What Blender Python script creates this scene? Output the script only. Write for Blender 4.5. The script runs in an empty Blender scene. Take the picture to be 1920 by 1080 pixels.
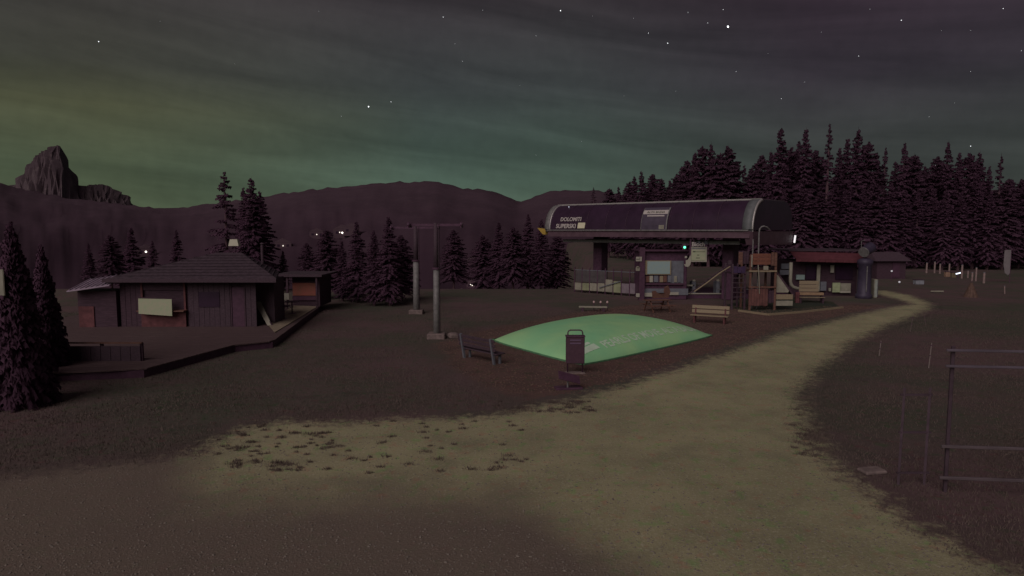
import bpy, bmesh, math, random
import numpy as np
from mathutils import Vector, Matrix, Euler
from mathutils.geometry import tessellate_polygon
random.seed(7); rng = np.random.default_rng(7)
S = bpy.context.scene
COL = S.collection
PI = math.pi

# ------------------------------------------------------------------ camera
F = 1251.0; HOR = 430.0; CH = 5.5
PITCH = math.atan((540-HOR)/F)
cam = bpy.data.cameras.new('camera'); co = bpy.data.objects.new('camera', cam); COL.objects.link(co)
cam.sensor_width = 36; cam.lens = F/1920*36; cam.clip_end = 80000; cam.clip_start = .1
co.location = (0, 0, CH); co.rotation_euler = (PI/2-PITCH, 0, 0)
S.camera = co
S.render.engine = 'CYCLES'
S.view_settings.view_transform = 'Standard'; S.view_settings.look = 'None'
S.view_settings.gamma = 1; S.view_settings.exposure = 0.0; S.view_settings.use_curve_mapping = False

# ------------------------------------------------------------------ night sky and moon
SUN_EL = 35; SUN_AZ = 208        # compass style: light comes from behind left of the camera
W = bpy.data.worlds.new('World'); S.world = W; W.use_nodes = True
nt = W.node_tree; nt.nodes.clear()
def N(t, **k):
    n = nt.nodes.new(t)
    for a, b in k.items(): setattr(n, a, b)
    return n
def L(a, b): nt.links.new(a, b)
def M_(op, a, b=None, c=None, clamp=False):
    n = nt.nodes.new('ShaderNodeMath'); n.operation = op; n.use_clamp = clamp
    for i, v in enumerate((a, b, c)):
        if v is None: continue
        if isinstance(v, (int, float)): n.inputs[i].default_value = v
        else: nt.links.new(v, n.inputs[i])
    return n.outputs[0]
def ramp(fac, stops):
    r = nt.nodes.new('ShaderNodeValToRGB'); e = r.color_ramp.elements
    while len(e) < len(stops): e.new(.5)
    for k, (p, c) in zip(e, stops): k.position = p; k.color = (*c, 1)
    nt.links.new(fac, r.inputs[0]); return r.outputs[0]
def mixc(f, a, b, mode='MIX'):
    n = nt.nodes.new('ShaderNodeMix'); n.data_type = 'RGBA'; n.blend_type = mode
    for s, v in ((0, f), (6, a), (7, b)):
        if isinstance(v, (int, float)): n.inputs[s].default_value = v
        elif isinstance(v, tuple): n.inputs[s].default_value = (*v, 1)
        else: nt.links.new(v, n.inputs[s])
    return n.outputs[2]
tc = N('ShaderNodeTexCoord'); sep = N('ShaderNodeSeparateXYZ'); L(tc.outputs['Generated'], sep.inputs[0])
X, Y, Z = sep.outputs
teal = ramp(Z, [(0, (.062, .093, .066)), (.07, (.057, .088, .067)), (.12, (.044, .064, .052)), (.20, (.039, .044, .043)), (.34, (.036, .027, .031))])
olive = ramp(Z, [(0, (.066, .088, .050)), (.08, (.062, .080, .047)), (.155, (.072, .076, .042)), (.205, (.047, .047, .036)), (.34, (.038, .031, .033))])
right = ramp(Z, [(0, (.043, .054, .047)), (.12, (.037, .040, .038)), (.20, (.031, .025, .031)), (.34, (.029, .016, .024))])
fl = M_('MULTIPLY_ADD', X, -2.6, -.32, clamp=True)
fr = M_('MULTIPLY_ADD', X, 3.2, -.25, clamp=True)
base = mixc(fr, mixc(fl, teal, olive), right)
# thin cloud streaks drawn out along the horizon
cmb = N('ShaderNodeCombineXYZ'); L(M_('MULTIPLY', X, 1.5), cmb.inputs[0]); L(Y, cmb.inputs[1])
L(M_('ADD', M_('MULTIPLY', Z, 12.0), M_('MULTIPLY', X, 1.7)), cmb.inputs[2])
nz = N('ShaderNodeTexNoise'); nz.inputs['Scale'].default_value = 1.7; nz.inputs['Detail'].default_value = 5; nz.inputs['Roughness'].default_value = .52
nz.inputs['Distortion'].default_value = .5
L(cmb.outputs[0], nz.inputs['Vector'])
cl = M_('MULTIPLY_ADD', nz.outputs[0], 1.35, .32)
nz2 = N('ShaderNodeTexNoise'); nz2.inputs['Scale'].default_value = 60; nz2.inputs['Detail'].default_value = 3
L(tc.outputs['Generated'], nz2.inputs['Vector'])
cl2 = M_('MULTIPLY_ADD', nz2.outputs[0], .22, .89)
vm = N('ShaderNodeVectorMath', operation='SCALE'); L(base, vm.inputs[0]); L(M_('MULTIPLY', cl, cl2), vm.inputs['Scale'])
sky = N('ShaderNodeTexSky', sky_type='NISHITA'); sky.sun_disc = False
sky.sun_elevation = math.radians(SUN_EL); sky.sun_rotation = math.radians(SUN_AZ)
bg1 = N('ShaderNodeBackground'); L(vm.outputs[0], bg1.inputs[0]); bg1.inputs[1].default_value = 1.0
bg2 = N('ShaderNodeBackground'); L(sky.outputs[0], bg2.inputs[0]); bg2.inputs[1].default_value = .0009
ad = N('ShaderNodeAddShader'); L(bg1.outputs[0], ad.inputs[0]); L(bg2.outputs[0], ad.inputs[1])
wo = N('ShaderNodeOutputWorld'); L(ad.outputs[0], wo.inputs[0])
sd = bpy.data.lights.new('moon', 'SUN'); so = bpy.data.objects.new('moon', sd); COL.objects.link(so)
sd.energy = 1.26; sd.angle = math.radians(50); sd.color = (1, .85, .87)
az = math.radians(SUN_AZ); el = math.radians(SUN_EL)
dvec = Vector((math.sin(az)*math.cos(el), math.cos(az)*math.cos(el), math.sin(el)))
so.rotation_euler = dvec.to_track_quat('Z', 'Y').to_euler(); so.location = (-20, -30, 40)

# ------------------------------------------------------------------ helpers
UP = Vector((0, math.sin(PITCH), math.cos(PITCH))); FW = Vector((0, math.cos(PITCH), -math.sin(PITCH)))
def ray(px, py): return Vector(((px-960)/F, 0, 0)) + UP*((540-py)/F) + FW
def G(px, py, z=0.0):
    d = ray(px, py); t = (z-CH)/d.z
    return Vector((d.x*t, d.y*t, z))
def D(px, py, y):
    d = ray(px, py); t = y/d.y
    return Vector((d.x*t, y, CH+d.z*t))
_used = {}
def link(o, parent=None):
    COL.objects.link(o)
    if parent is not None: o.parent = parent
    return o
def tag(o, label=None, cat=None, group=None, kind=None):
    if label: o['label'] = label
    if cat: o['category'] = cat
    if group: o['group'] = group
    if kind: o['kind'] = kind
    return o
def empty(name, loc, label, cat, rz=0, group=None, s=1):
    o = bpy.data.objects.new(name, None); o.empty_display_size = .3; link(o)
    o.location = loc; o.rotation_euler = (0, 0, rz); o.scale = (s, s, s)
    return tag(o, label, cat, group)
class MB:
    def __init__(s): s.v = []; s.f = []
    def add(s, v, f):
        n = len(s.v); s.v += [tuple(p) for p in v]; s.f += [tuple(i+n for i in q) for q in f]; return s
    def box(s, c, d, rot=None):
        c = Vector(c); hx, hy, hz = d[0]/2, d[1]/2, d[2]/2
        P = [Vector((x, y, z)) for x in (-hx, hx) for y in (-hy, hy) for z in (-hz, hz)]
        if rot is not None:
            R = Euler(rot).to_matrix(); P = [R@p for p in P]
        return s.add([p+c for p in P], [(0, 1, 3, 2), (4, 6, 7, 5), (0, 4, 5, 1), (2, 3, 7, 6), (0, 2, 6, 4), (1, 5, 7, 3)])
    def cbox(s, c, d, b=.02, rot=None):      # box with chamfered vertical and top edges
        c = Vector(c); hx, hy, hz = d[0]/2, d[1]/2, d[2]/2
        def ring(x, y, z, k): return [(-x+k, -y, z), (x-k, -y, z), (x, -y+k, z), (x, y-k, z), (x-k, y, z), (-x+k, y, z), (-x, y-k, z), (-x, -y+k, z)]
        V = ring(hx-b, hy-b, -hz, b)+ring(hx, hy, -hz+b, b)+ring(hx, hy, hz-b, b)+ring(hx-b, hy-b, hz, b)
        Fc = [tuple(range(7, -1, -1)), tuple(range(24, 32))]
        for r in range(3):
            for i in range(8): j = (i+1) % 8; Fc.append((r*8+i, r*8+j, r*8+8+j, r*8+8+i))
        V = [Vector(p) for p in V]
        if rot is not None:
            R = Euler(rot).to_matrix(); V = [R@p for p in V]
        return s.add([p+c for p in V], Fc)
    def beam(s, a, b, w, h):
        a = Vector(a); b = Vector(b); d = b-a; l = d.length; q = d.to_track_quat('X', 'Z').to_matrix()
        P = [Vector((x, y, z)) for x in (0, l) for y in (-w/2, w/2) for z in (-h/2, h/2)]
        return s.add([a+q@p for p in P], [(0, 1, 3, 2), (4, 6, 7, 5), (0, 4, 5, 1), (2, 3, 7, 6), (0, 2, 6, 4), (1, 5, 7, 3)])
    def cyl(s, a, b, r0, r1=None, n=12, caps=True):
        r1 = r0 if r1 is None else r1
        a = Vector(a); b = Vector(b); q = (b-a).to_track_quat('Z', 'Y').to_matrix(); V = []
        for p, r in ((a, r0), (b, r1)):
            for i in range(n): t = 2*PI*i/n; V.append(p+q@Vector((r*math.cos(t), r*math.sin(t), 0)))
        Fc = [(i, (i+1) % n, n+(i+1) % n, n+i) for i in range(n)]
        if caps: Fc += [tuple(range(n-1, -1, -1)), tuple(range(n, 2*n))]
        return s.add(V, Fc)
    def tube(s, pts, r, n=8):
        pts = [Vector(p) for p in pts]; V = []; Fc = []
        for k, p in enumerate(pts):
            d = (pts[min(k+1, len(pts)-1)]-pts[max(k-1, 0)]).normalized()
            ref = Vector((0, 1, 0)) if abs(d.y) < .9 else Vector((1, 0, 0))
            u = d.cross(ref).normalized(); w = d.cross(u)
            for i in range(n): t = 2*PI*i/n; V.append(p+u*r*math.cos(t)+w*r*math.sin(t))
        for k in range(len(pts)-1):
            for i in range(n): j = (i+1) % n; Fc.append((k*n+i, k*n+j, k*n+n+j, k*n+n+i))
        Fc += [tuple(range(n-1, -1, -1)), tuple(range(len(V)-n, len(V)))]
        return s.add(V, Fc)
    def lathe(s, prof, c=(0, 0, 0), n=16):
        V = []; Fc = []; c = Vector(c)
        for r, z in prof:
            for i in range(n): t = 2*PI*i/n; V.append(c+Vector((r*math.cos(t), r*math.sin(t), z)))
        for k in range(len(prof)-1):
            for i in range(n): j = (i+1) % n; Fc.append((k*n+i, k*n+j, k*n+n+j, k*n+n+i))
        Fc += [tuple(range(n-1, -1, -1)), tuple(range(len(V)-n, len(V)))]
        return s.add(V, Fc)
    def prism(s, poly, z0, z1):
        n = len(poly); V = [(p[0], p[1], z0) for p in poly]+[(p[0], p[1], z1) for p in poly]
        return s.add(V, [tuple(range(n-1, -1, -1)), tuple(range(n, 2*n))]+[(i, (i+1) % n, n+(i+1) % n, n+i) for i in range(n)])
    def extr(s, poly, off):                # planar polygon in space, given thickness
        n = len(poly); off = Vector(off); V = [Vector(p) for p in poly]+[Vector(p)+off for p in poly]
        return s.add(V, [tuple(range(n-1, -1, -1)), tuple(range(n, 2*n))]+[(i, (i+1) % n, n+(i+1) % n, n+i) for i in range(n)])
    def mesh(s, name, mat, smooth=False):
        m = bpy.data.meshes.new(name); m.from_pydata(s.v, [], s.f)
        bm = bmesh.new(); bm.from_mesh(m); bmesh.ops.recalc_face_normals(bm, faces=bm.faces); bm.to_mesh(m); bm.free()
        if mat: m.materials.append(mat)
        if smooth: m.shade_smooth()
        return m
    def build(s, name, mat, parent=None, smooth=False):
        return link(bpy.data.objects.new(name, s.mesh(name, mat, smooth)), parent)
def copy_tree(o, parent=None):
    c = o.copy(); link(c); c.parent = parent
    for ch in list(o.children): copy_tree(ch, c)
    return c
def smooth_noise(x, y, s=1.0):
    return (math.sin(x*1.3*s+1.7*math.sin(y*.7*s))+math.sin(y*1.9*s+1.3*math.sin(x*1.1*s+2))+.5*math.sin(x*4.1*s+y*3.3*s))/2.5

# ------------------------------------------------------------------ materials
MATS = {}
def mat(name, col, rough=.7, var=.18, scale=4.0, bump=.15, metal=0, bscale=None, emit=None, estr=0, col2=None, detail=6, stretch=(1, 1, 1), spec=.3, coat=0):
    if name in MATS: return MATS[name]
    m = bpy.data.materials.new(name); m.use_nodes = True; n = m.node_tree; b = n.nodes['Principled BSDF']
    b.inputs['Roughness'].default_value = rough; b.inputs['Metallic'].default_value = metal
    b.inputs['Specular IOR Level'].default_value = spec; b.inputs['Coat Weight'].default_value = coat
    tx = n.nodes.new('ShaderNodeTexCoord'); mp = n.nodes.new('ShaderNodeMapping'); mp.inputs['Scale'].default_value = stretch
    n.links.new(tx.outputs['Object'], mp.inputs[0])
    no = n.nodes.new('ShaderNodeTexNoise'); no.inputs['Scale'].default_value = scale; no.inputs['Detail'].default_value = detail; no.inputs['Roughness'].default_value = .62
    n.links.new(mp.outputs[0], no.inputs['Vector'])
    r = n.nodes.new('ShaderNodeValToRGB'); e = r.color_ramp.elements
    c2 = col2 or tuple(min(1, c*(1+var)) for c in col); c1 = col if col2 else tuple(c*(1-var) for c in col)
    e[0].position = .34; e[0].color = (*c1, 1); e[1].position = .66; e[1].color = (*c2, 1)
    n.links.new(no.outputs[0], r.inputs[0]); n.links.new(r.outputs[0], b.inputs['Base Color'])
    if bump:
        nb = n.nodes.new('ShaderNodeTexNoise'); nb.inputs['Scale'].default_value = bscale or scale*4; nb.inputs['Detail'].default_value = 4
        n.links.new(mp.outputs[0], nb.inputs['Vector'])
        bp = n.nodes.new('ShaderNodeBump'); bp.inputs['Strength'].default_value = bump; bp.inputs['Distance'].default_value = .05
        n.links.new(nb.outputs[0], bp.inputs['Height']); n.links.new(bp.outputs[0], b.inputs['Normal'])
    if emit:
        b.inputs['Emission Color'].default_value = (*emit, 1); b.inputs['Emission Strength'].default_value = estr
    MATS[name] = m; return m
def layered(name, cA, cB, cC, sc=.35, fine=9, bump=.5, bsc=14, dark_tone=None):
    """ground materials: two broad tones, fine grains of a third, relief"""
    m = bpy.data.materials.new(name); m.use_nodes = True; n = m.node_tree; b = n.nodes['Principled BSDF']
    b.inputs['Roughness'].default_value = .95; b.inputs['Specular IOR Level'].default_value = .1
    g = n.nodes.new('ShaderNodeNewGeometry')
    def noi(s, d=8, r=.65):
        k = n.nodes.new('ShaderNodeTexNoise'); k.inputs['Scale'].default_value = s; k.inputs['Detail'].default_value = d; k.inputs['Roughness'].default_value = r
        n.links.new(g.outputs['Position'], k.inputs['Vector']); return k.outputs[0]
    def rmp(f, a, c):
        k = n.nodes.new('ShaderNodeMapRange'); k.interpolation_type = 'SMOOTHSTEP'; k.inputs[1].default_value = a; k.inputs[2].default_value = c
        n.links.new(f, k.inputs[0]); return k.outputs[0]
    def mx(f, a, c):
        k = n.nodes.new('ShaderNodeMix'); k.data_type = 'RGBA'
        n.links.new(f, k.inputs[0])
        for s, v in ((6, a), (7, c)):
            if isinstance(v, tuple): k.inputs[s].default_value = (*v, 1)
            else: n.links.new(v, k.inputs[s])
        return k.outputs[2]
    c = mx(rmp(noi(sc), .35, .65), cA, cB)
    c = mx(rmp(noi(fine, 4, .8), .50, .72), c, cC)
    def tint(v, k):      # patches of another hue
        q = n.nodes.new('ShaderNodeMix'); q.data_type = 'RGBA'; q.blend_type = 'MULTIPLY'; n.links.new(v, q.inputs[0]); n.links.new(c, q.inputs[6]); q.inputs[7].default_value = (*k, 1); return q.outputs[2]
    if bsc > 1:
        c = tint(rmp(noi(2.6, 3, .6), .54, .68), (.78, 1.06, .80)); c = tint(rmp(noi(3.1, 3, .6), .56, .70), (1.08, .82, .86)); c = tint(rmp(noi(.8, 5, .6), .45, .75), (.80, .82, .84))
    if dark_tone:   # darker speckled brown towards the viewer and the far left, noisy edge
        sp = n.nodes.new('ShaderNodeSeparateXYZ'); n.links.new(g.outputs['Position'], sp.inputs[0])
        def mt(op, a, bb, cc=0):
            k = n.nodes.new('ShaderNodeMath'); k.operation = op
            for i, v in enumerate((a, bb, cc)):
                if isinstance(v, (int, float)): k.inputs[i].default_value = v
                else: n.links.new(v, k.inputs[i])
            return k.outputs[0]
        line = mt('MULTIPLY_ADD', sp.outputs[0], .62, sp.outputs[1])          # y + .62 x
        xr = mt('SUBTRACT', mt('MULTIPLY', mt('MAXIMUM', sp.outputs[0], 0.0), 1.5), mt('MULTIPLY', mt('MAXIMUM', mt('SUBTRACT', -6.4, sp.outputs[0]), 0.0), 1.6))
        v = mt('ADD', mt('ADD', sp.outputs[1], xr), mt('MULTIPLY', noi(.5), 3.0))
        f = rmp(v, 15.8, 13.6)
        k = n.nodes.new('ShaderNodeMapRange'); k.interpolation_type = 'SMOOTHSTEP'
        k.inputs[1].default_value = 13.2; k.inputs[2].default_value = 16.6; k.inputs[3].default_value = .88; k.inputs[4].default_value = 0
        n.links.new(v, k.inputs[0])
        c = mx(k.outputs[0], c, mx(rmp(noi(22, 3, .8), .56, .70), dark_tone, tuple(x*1.9 for x in dark_tone)))
    n.links.new(c, b.inputs['Base Color'])
    bp = n.nodes.new('ShaderNodeBump'); bp.inputs['Strength'].default_value = bump; bp.inputs['Distance'].default_value = .04
    n.links.new(noi(bsc, 6, .7), bp.inputs['Height']); n.links.new(bp.outputs[0], b.inputs['Normal'])
    MATS[name] = m; return m
GRASS = layered('grass_earth', (.140, .092, .092), (.088, .092, .066), (.165, .118, .108), .12, 7)
GRAVEL = layered('gravel', (.43, .405, .235), (.33, .315, .185), (.56, .53, .38), .28, 16, .9, 22, dark_tone=(.180, .140, .118))
MULCH = layered('bark_mulch', (.150, .094, .082), (.125, .085, .072), (.20, .13, .10), .4, 10, .9, 18)
LAWN = layered('dark_lawn', (.045, .055, .045), (.06, .065, .04), (.08, .075, .06), .4, 9)
HILL = layered('far_forest', (.098, .062, .080), (.078, .050, .064), (.115, .075, .088), .004, .05, .3, .03)
_n = HILL.node_tree; _b = _n.nodes['Principled BSDF']; _g = _n.nodes.new('ShaderNodeNewGeometry'); _s = _n.nodes.new('ShaderNodeSeparateXYZ'); _n.links.new(_g.outputs['Position'], _s.inputs[0])
_r = _n.nodes.new('ShaderNodeMapRange'); _r.inputs[1].default_value = -65; _r.inputs[2].default_value = 75; _n.links.new(_s.outputs[2], _r.inputs[0])   # dense spruce forest low on the slopes
_m = _n.nodes.new('ShaderNodeMix'); _m.data_type = 'RGBA'; _m.inputs[6].default_value = (.060, .032, .048, 1); _n.links.new(_r.outputs[0], _m.inputs[0])
_n.links.new(_b.inputs['Base Color'].links[0].from_socket, _m.inputs[7]); _n.links.new(_m.outputs[2], _b.inputs['Base Color'])
ROCK = layered('dolomite', (.105, .080, .088), (.085, .062, .070), (.150, .118, .118), .003, .02, 1, .02)
BLADE = mat('grass_blade', (.105, .080, .066), .8, col2=(.15, .115, .095), scale=.8, bump=0)
PEBBLE = mat('pebble', (.15, .13, .11), .8, col2=(.29, .26, .21), scale=9, bump=0)
NEEDLE = mat('spruce_needles', (.088, .044, .070), .85, col2=(.100, .051, .080), scale=1.2, bump=0, spec=.1)
NEEDLE2 = mat('pine_needles', (.084, .043, .067), .85, col2=(.096, .050, .076), scale=1.2, bump=0, spec=.1)
for _m in (NEEDLE, NEEDLE2):     # needles let part of the light through
    _n = _m.node_tree; _p = _n.nodes['Principled BSDF']; _t = _n.nodes.new('ShaderNodeBsdfTranslucent'); _x = _n.nodes.new('ShaderNodeMixShader')
    _x.inputs[0].default_value = .10; _n.links.new(_p.inputs['Base Color'].links[0].from_socket, _t.inputs[0])
    _n.links.new(_p.outputs[0], _x.inputs[1]); _n.links.new(_t.outputs[0], _x.inputs[2]); _n.links.new(_x.outputs[0], _n.nodes['Material Output'].inputs[0])
BARK = mat('bark', (.12, .07, .08), .95, scale=6, bump=.4)
DWOOD = mat('dark_stained_wood', (.070, .039, .053), .75, .3, 3, .3, stretch=(1, 1, 8))
RWOOD = mat('red_stained_wood', (.135, .050, .052), .7, .3, 3, .3, stretch=(1, 8, 1))
OWOOD = mat('orange_wood', (.165, .085, .062), .65, .3, 4, .25, stretch=(1, 1, 6))
PWOOD = mat('pale_wood', (.30, .245, .155), .65, .22, 4, .2, stretch=(6, 1, 6))
GWOOD = mat('grey_weathered_wood', (.078, .051, .064), .8, .35, 5, .3, stretch=(2, 2, 9))
PLANK = mat('deck_wood', (.108, .072, .070), .75, .25, 2.5, .25, stretch=(.6, 8, 1))
DEND = mat('pale_paving', (.27, .225, .155), .8, .2, 3, .2)
SHINGLE = mat('dark_roof', (.068, .047, .058), .85, .3, 5, .4)
METALR = mat('sheet_metal', (.34, .27, .33), .55, .2, 3, .05, metal=0)
STEEL = mat('galvanised_steel', (.20, .195, .185), .6, .25, 5, .06, metal=.1)
DSTEEL = mat('dark_steel', (.10, .048, .080), .5, .25, 6, .05)
ALU = mat('aluminium_edge', (.50, .48, .45), .35, .12, 4, .03, metal=.4)
GLASS = mat('tinted_glass', (.040, .020, .040), .30, .2, 1, 0, spec=.35)
HOOD = mat('hood_shell', (.115, .068, .085), .5, .2, 1.5, .05)
HOODR = mat('hood_roof', (.13, .11, .12), .6, .2, 1.5, .05)
WHITE = mat('white_paint', (.40, .39, .31), .6, .08, 3, .05)
SIGNG = mat('sign_cream', (.46, .45, .31), .55, .16, 5, .03, col2=(.38, .46, .28))
BOARDB = mat('info_board', (.33, .43, .37), .5, .18, 3.5, .02, col2=(.30, .42, .42))
GREYB = mat('grey_panel', (.16, .17, .19), .6, .15, 3, .05)
PALEG = mat('pale_grey_green_panel', (.30, .29, .22), .6, .2, 2, .1)
INKW = mat('lettering_white', (.50, .46, .42), .6, .05, 3, 0)
INKD = mat('lettering_dark', (.12, .13, .09), .6, .05, 3, 0)
RED = mat('red_awning', (.125, .038, .046), .75, .18, 3, .1)
BLUE = mat('dark_blue_paint', (.052, .042, .068), .5, .2, 3, .05)
YEL = mat('yellow_paint', (.44, .30, .06), .5, .15, 4, .03)
BLACK = mat('near_black', (.085, .040, .065), .6, .2, 5, 0)
BIN = mat('bin_anthracite', (.085, .045, .062), .5, .15, 6, .05)
VIO = mat('violet_grey_print', (.15, .10, .16), .6, .1, 5, 0)
STONE = mat('stone', (.20, .155, .14), .85, .25, 6, .4)
CREAM = mat('cream_wall', (.26, .22, .18), .8, .12, 2, .1)
LSHADE = mat('white_lamp_shade', (.55, .55, .40), .5, .05, 4, 0)
def lamp(name, c, s): return mat(name, c, .5, .02, 1, 0, emit=c, estr=s)
def pillow_mat():
    m = bpy.data.materials.new('green_tarpaulin'); m.use_nodes = True; n = m.node_tree; b = n.nodes['Principled BSDF']
    b.inputs['Roughness'].default_value = .5; b.inputs['Specular IOR Level'].default_value = .25
    tx = n.nodes.new('ShaderNodeTexCoord')
    k = n.nodes.new('ShaderNodeTexNoise'); k.inputs['Scale'].default_value = .45; k.inputs['Detail'].default_value = 4
    n.links.new(tx.outputs['Object'], k.inputs[0])
    r = n.nodes.new('ShaderNodeValToRGB'); e = r.color_ramp.elements
    e[0].position = .35; e[0].color = (.30, .70, .35, 1); e[1].position = .66; e[1].color = (.42, .76, .35, 1)
    n.links.new(k.outputs[0], r.inputs[0]); n.links.new(r.outputs[0], b.inputs['Base Color'])
    k2 = n.nodes.new('ShaderNodeTexNoise'); k2.inputs['Scale'].default_value = 1.1; k2.inputs['Detail'].default_value = 3
    n.links.new(tx.outputs['Object'], k2.inputs[0])
    bp = n.nodes.new('ShaderNodeBump'); bp.inputs['Strength'].default_value = .35; bp.inputs['Distance'].default_value = .1
    n.links.new(k2.outputs[0], bp.inputs['Height']); n.links.new(bp.outputs[0], b.inputs['Normal'])
    return m
PILLOW = pillow_mat()

def text_mesh(name, s, size, m, extr=.006, align='LEFT', bold=.0):
    c = bpy.data.curves.new(name, 'FONT'); c.body = s; c.size = size; c.extrude = extr; c.align_x = align; c.offset = bold
    o = bpy.data.objects.new('tmp', c); COL.objects.link(o)
    bpy.context.view_layer.update()
    me = bpy.data.meshes.new_from_object(o.evaluated_get(bpy.context.evaluated_depsgraph_get()))
    bpy.data.objects.remove(o); me.name = name; me.materials.clear(); me.materials.append(m); return me
def put_text(name, s, size, m, parent, loc, rot, extr=.006, align='CENTER', bold=0.0):
    o = link(bpy.data.objects.new(name, text_mesh(name, s, size, m, extr, align, bold)), parent)
    o.location = loc; o.rotation_euler = rot; return o

# ------------------------------------------------------------------ terrain
def sst(a, b, t):
    t = max(0, min(1, (t-a)/(b-a))); return t*t*(3-2*t)
def H(x, y):
    edge = 58+sst(6, 30, x)*260
    d = max(0, y-edge); z = -min(d*d*.006, d*.32)
    r = math.hypot(x, y)
    if y < 58 and x < -26: z -= sst(-26, -60, x)*0+(max(0, -26-x)**2)*.003
    return max(z, -70)
xs = sorted(set([-900, -600, -400, -300, -220, -160, -120, -90]+list(range(-75, 80, 5))+[90, 120, 160, 220, 300, 400, 600, 900]))
ys = sorted(set([-300, -150, -80, -40]+list(range(-20, 130, 4))+[140, 160, 180, 210, 250, 300, 360, 420, 500, 700, 900]))
mb = MB(); mb.v = [(x, y, H(x, y)) for y in ys for x in xs]; nx = len(xs)
mb.f = [(j*nx+i, j*nx+i+1, (j+1)*nx+i+1, (j+1)*nx+i) for j in range(len(ys)-1) for i in range(nx-1)]
tag(mb.build('ground', GRASS, smooth=True), 'dark grassy ground sloping away towards the valley', kind='structure')

def jitter_poly(pts, step=.35, amp=.12):
    out = []
    for i in range(len(pts)):
        a = Vector(pts[i][:2]); b = Vector(pts[(i+1) % len(pts)][:2]); n = max(1, int((b-a).length/step))
        nr = Vector((-(b-a).y, (b-a).x)).normalized() if (b-a).length > 0 else Vector((0, 0))
        for k in range(n):
            p = a.lerp(b, k/n); out.append(p+nr*(amp*random.uniform(-1, 1)+amp*1.3*smooth_noise(p.x, p.y, 1.1)))
    return out
def sheet(name, poly, z, m, label):
    vs = [Vector((p[0], p[1], z)) for p in poly]
    tris = tessellate_polygon([vs])
    mb = MB(); mb.v = [tuple(v) for v in vs]; mb.f = [tuple(t) for t in tris]
    o = mb.build(name, m); 
    me = o.data
    if sum(p.normal.z for p in me.polygons) < 0: me.flip_normals()
    return tag(o, label, kind='structure')
PATH_PX = [(372, 852), (410, 826), (455, 802), (520, 792), (640, 796), (740, 787), (850, 785), (930, 780), (1000, 765), (1100, 745), (1200, 716), (1300, 682), (1400, 652),
           (1480, 622), (1560, 603), (1620, 588), (1672, 576), (1715, 571), (1690, 562), (1648, 553), (1640, 545), (1660, 545), (1700, 553), (1742, 569), (1737, 581), (1700, 596), (1640, 620), (1580, 652), (1530, 692), (1503, 722),
           (1495, 745), (1505, 780), (1525, 820), (1552, 860), (1600, 910), (1680, 962), (1760, 1010), (1850, 1062), (2000, 1130)]
pp = [G(*p) for p in PATH_PX]
pathpoly = jitter_poly([(p.x, p.y) for p in pp]+[(9, 6), (9, -6), (-26, -6), (-26, 9), (-14.5, 12.5), (-11, 14.4)], .22, .09)
def sdist(x, y, poly):
    P = np.array([(p[0], p[1]) for p in poly]); Q = np.roll(P, -1, 0); d = np.full(len(x), 1e9); c = np.zeros(len(x), bool)
    for (ax, ay), (bx, by_) in zip(P, Q):
        vx, vy = bx-ax, by_-ay; t = np.clip(((x-ax)*vx+(y-ay)*vy)/(vx*vx+vy*vy+1e-12), 0, 1)
        d = np.minimum(d, np.hypot(x-ax-t*vx, y-ay-t*vy))
        if ay != by_: c ^= ((ay > y) != (by_ > y)) & (x < (bx-ax)*(y-ay)/(by_-ay)+ax)
    return np.where(c, d, -d)
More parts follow.
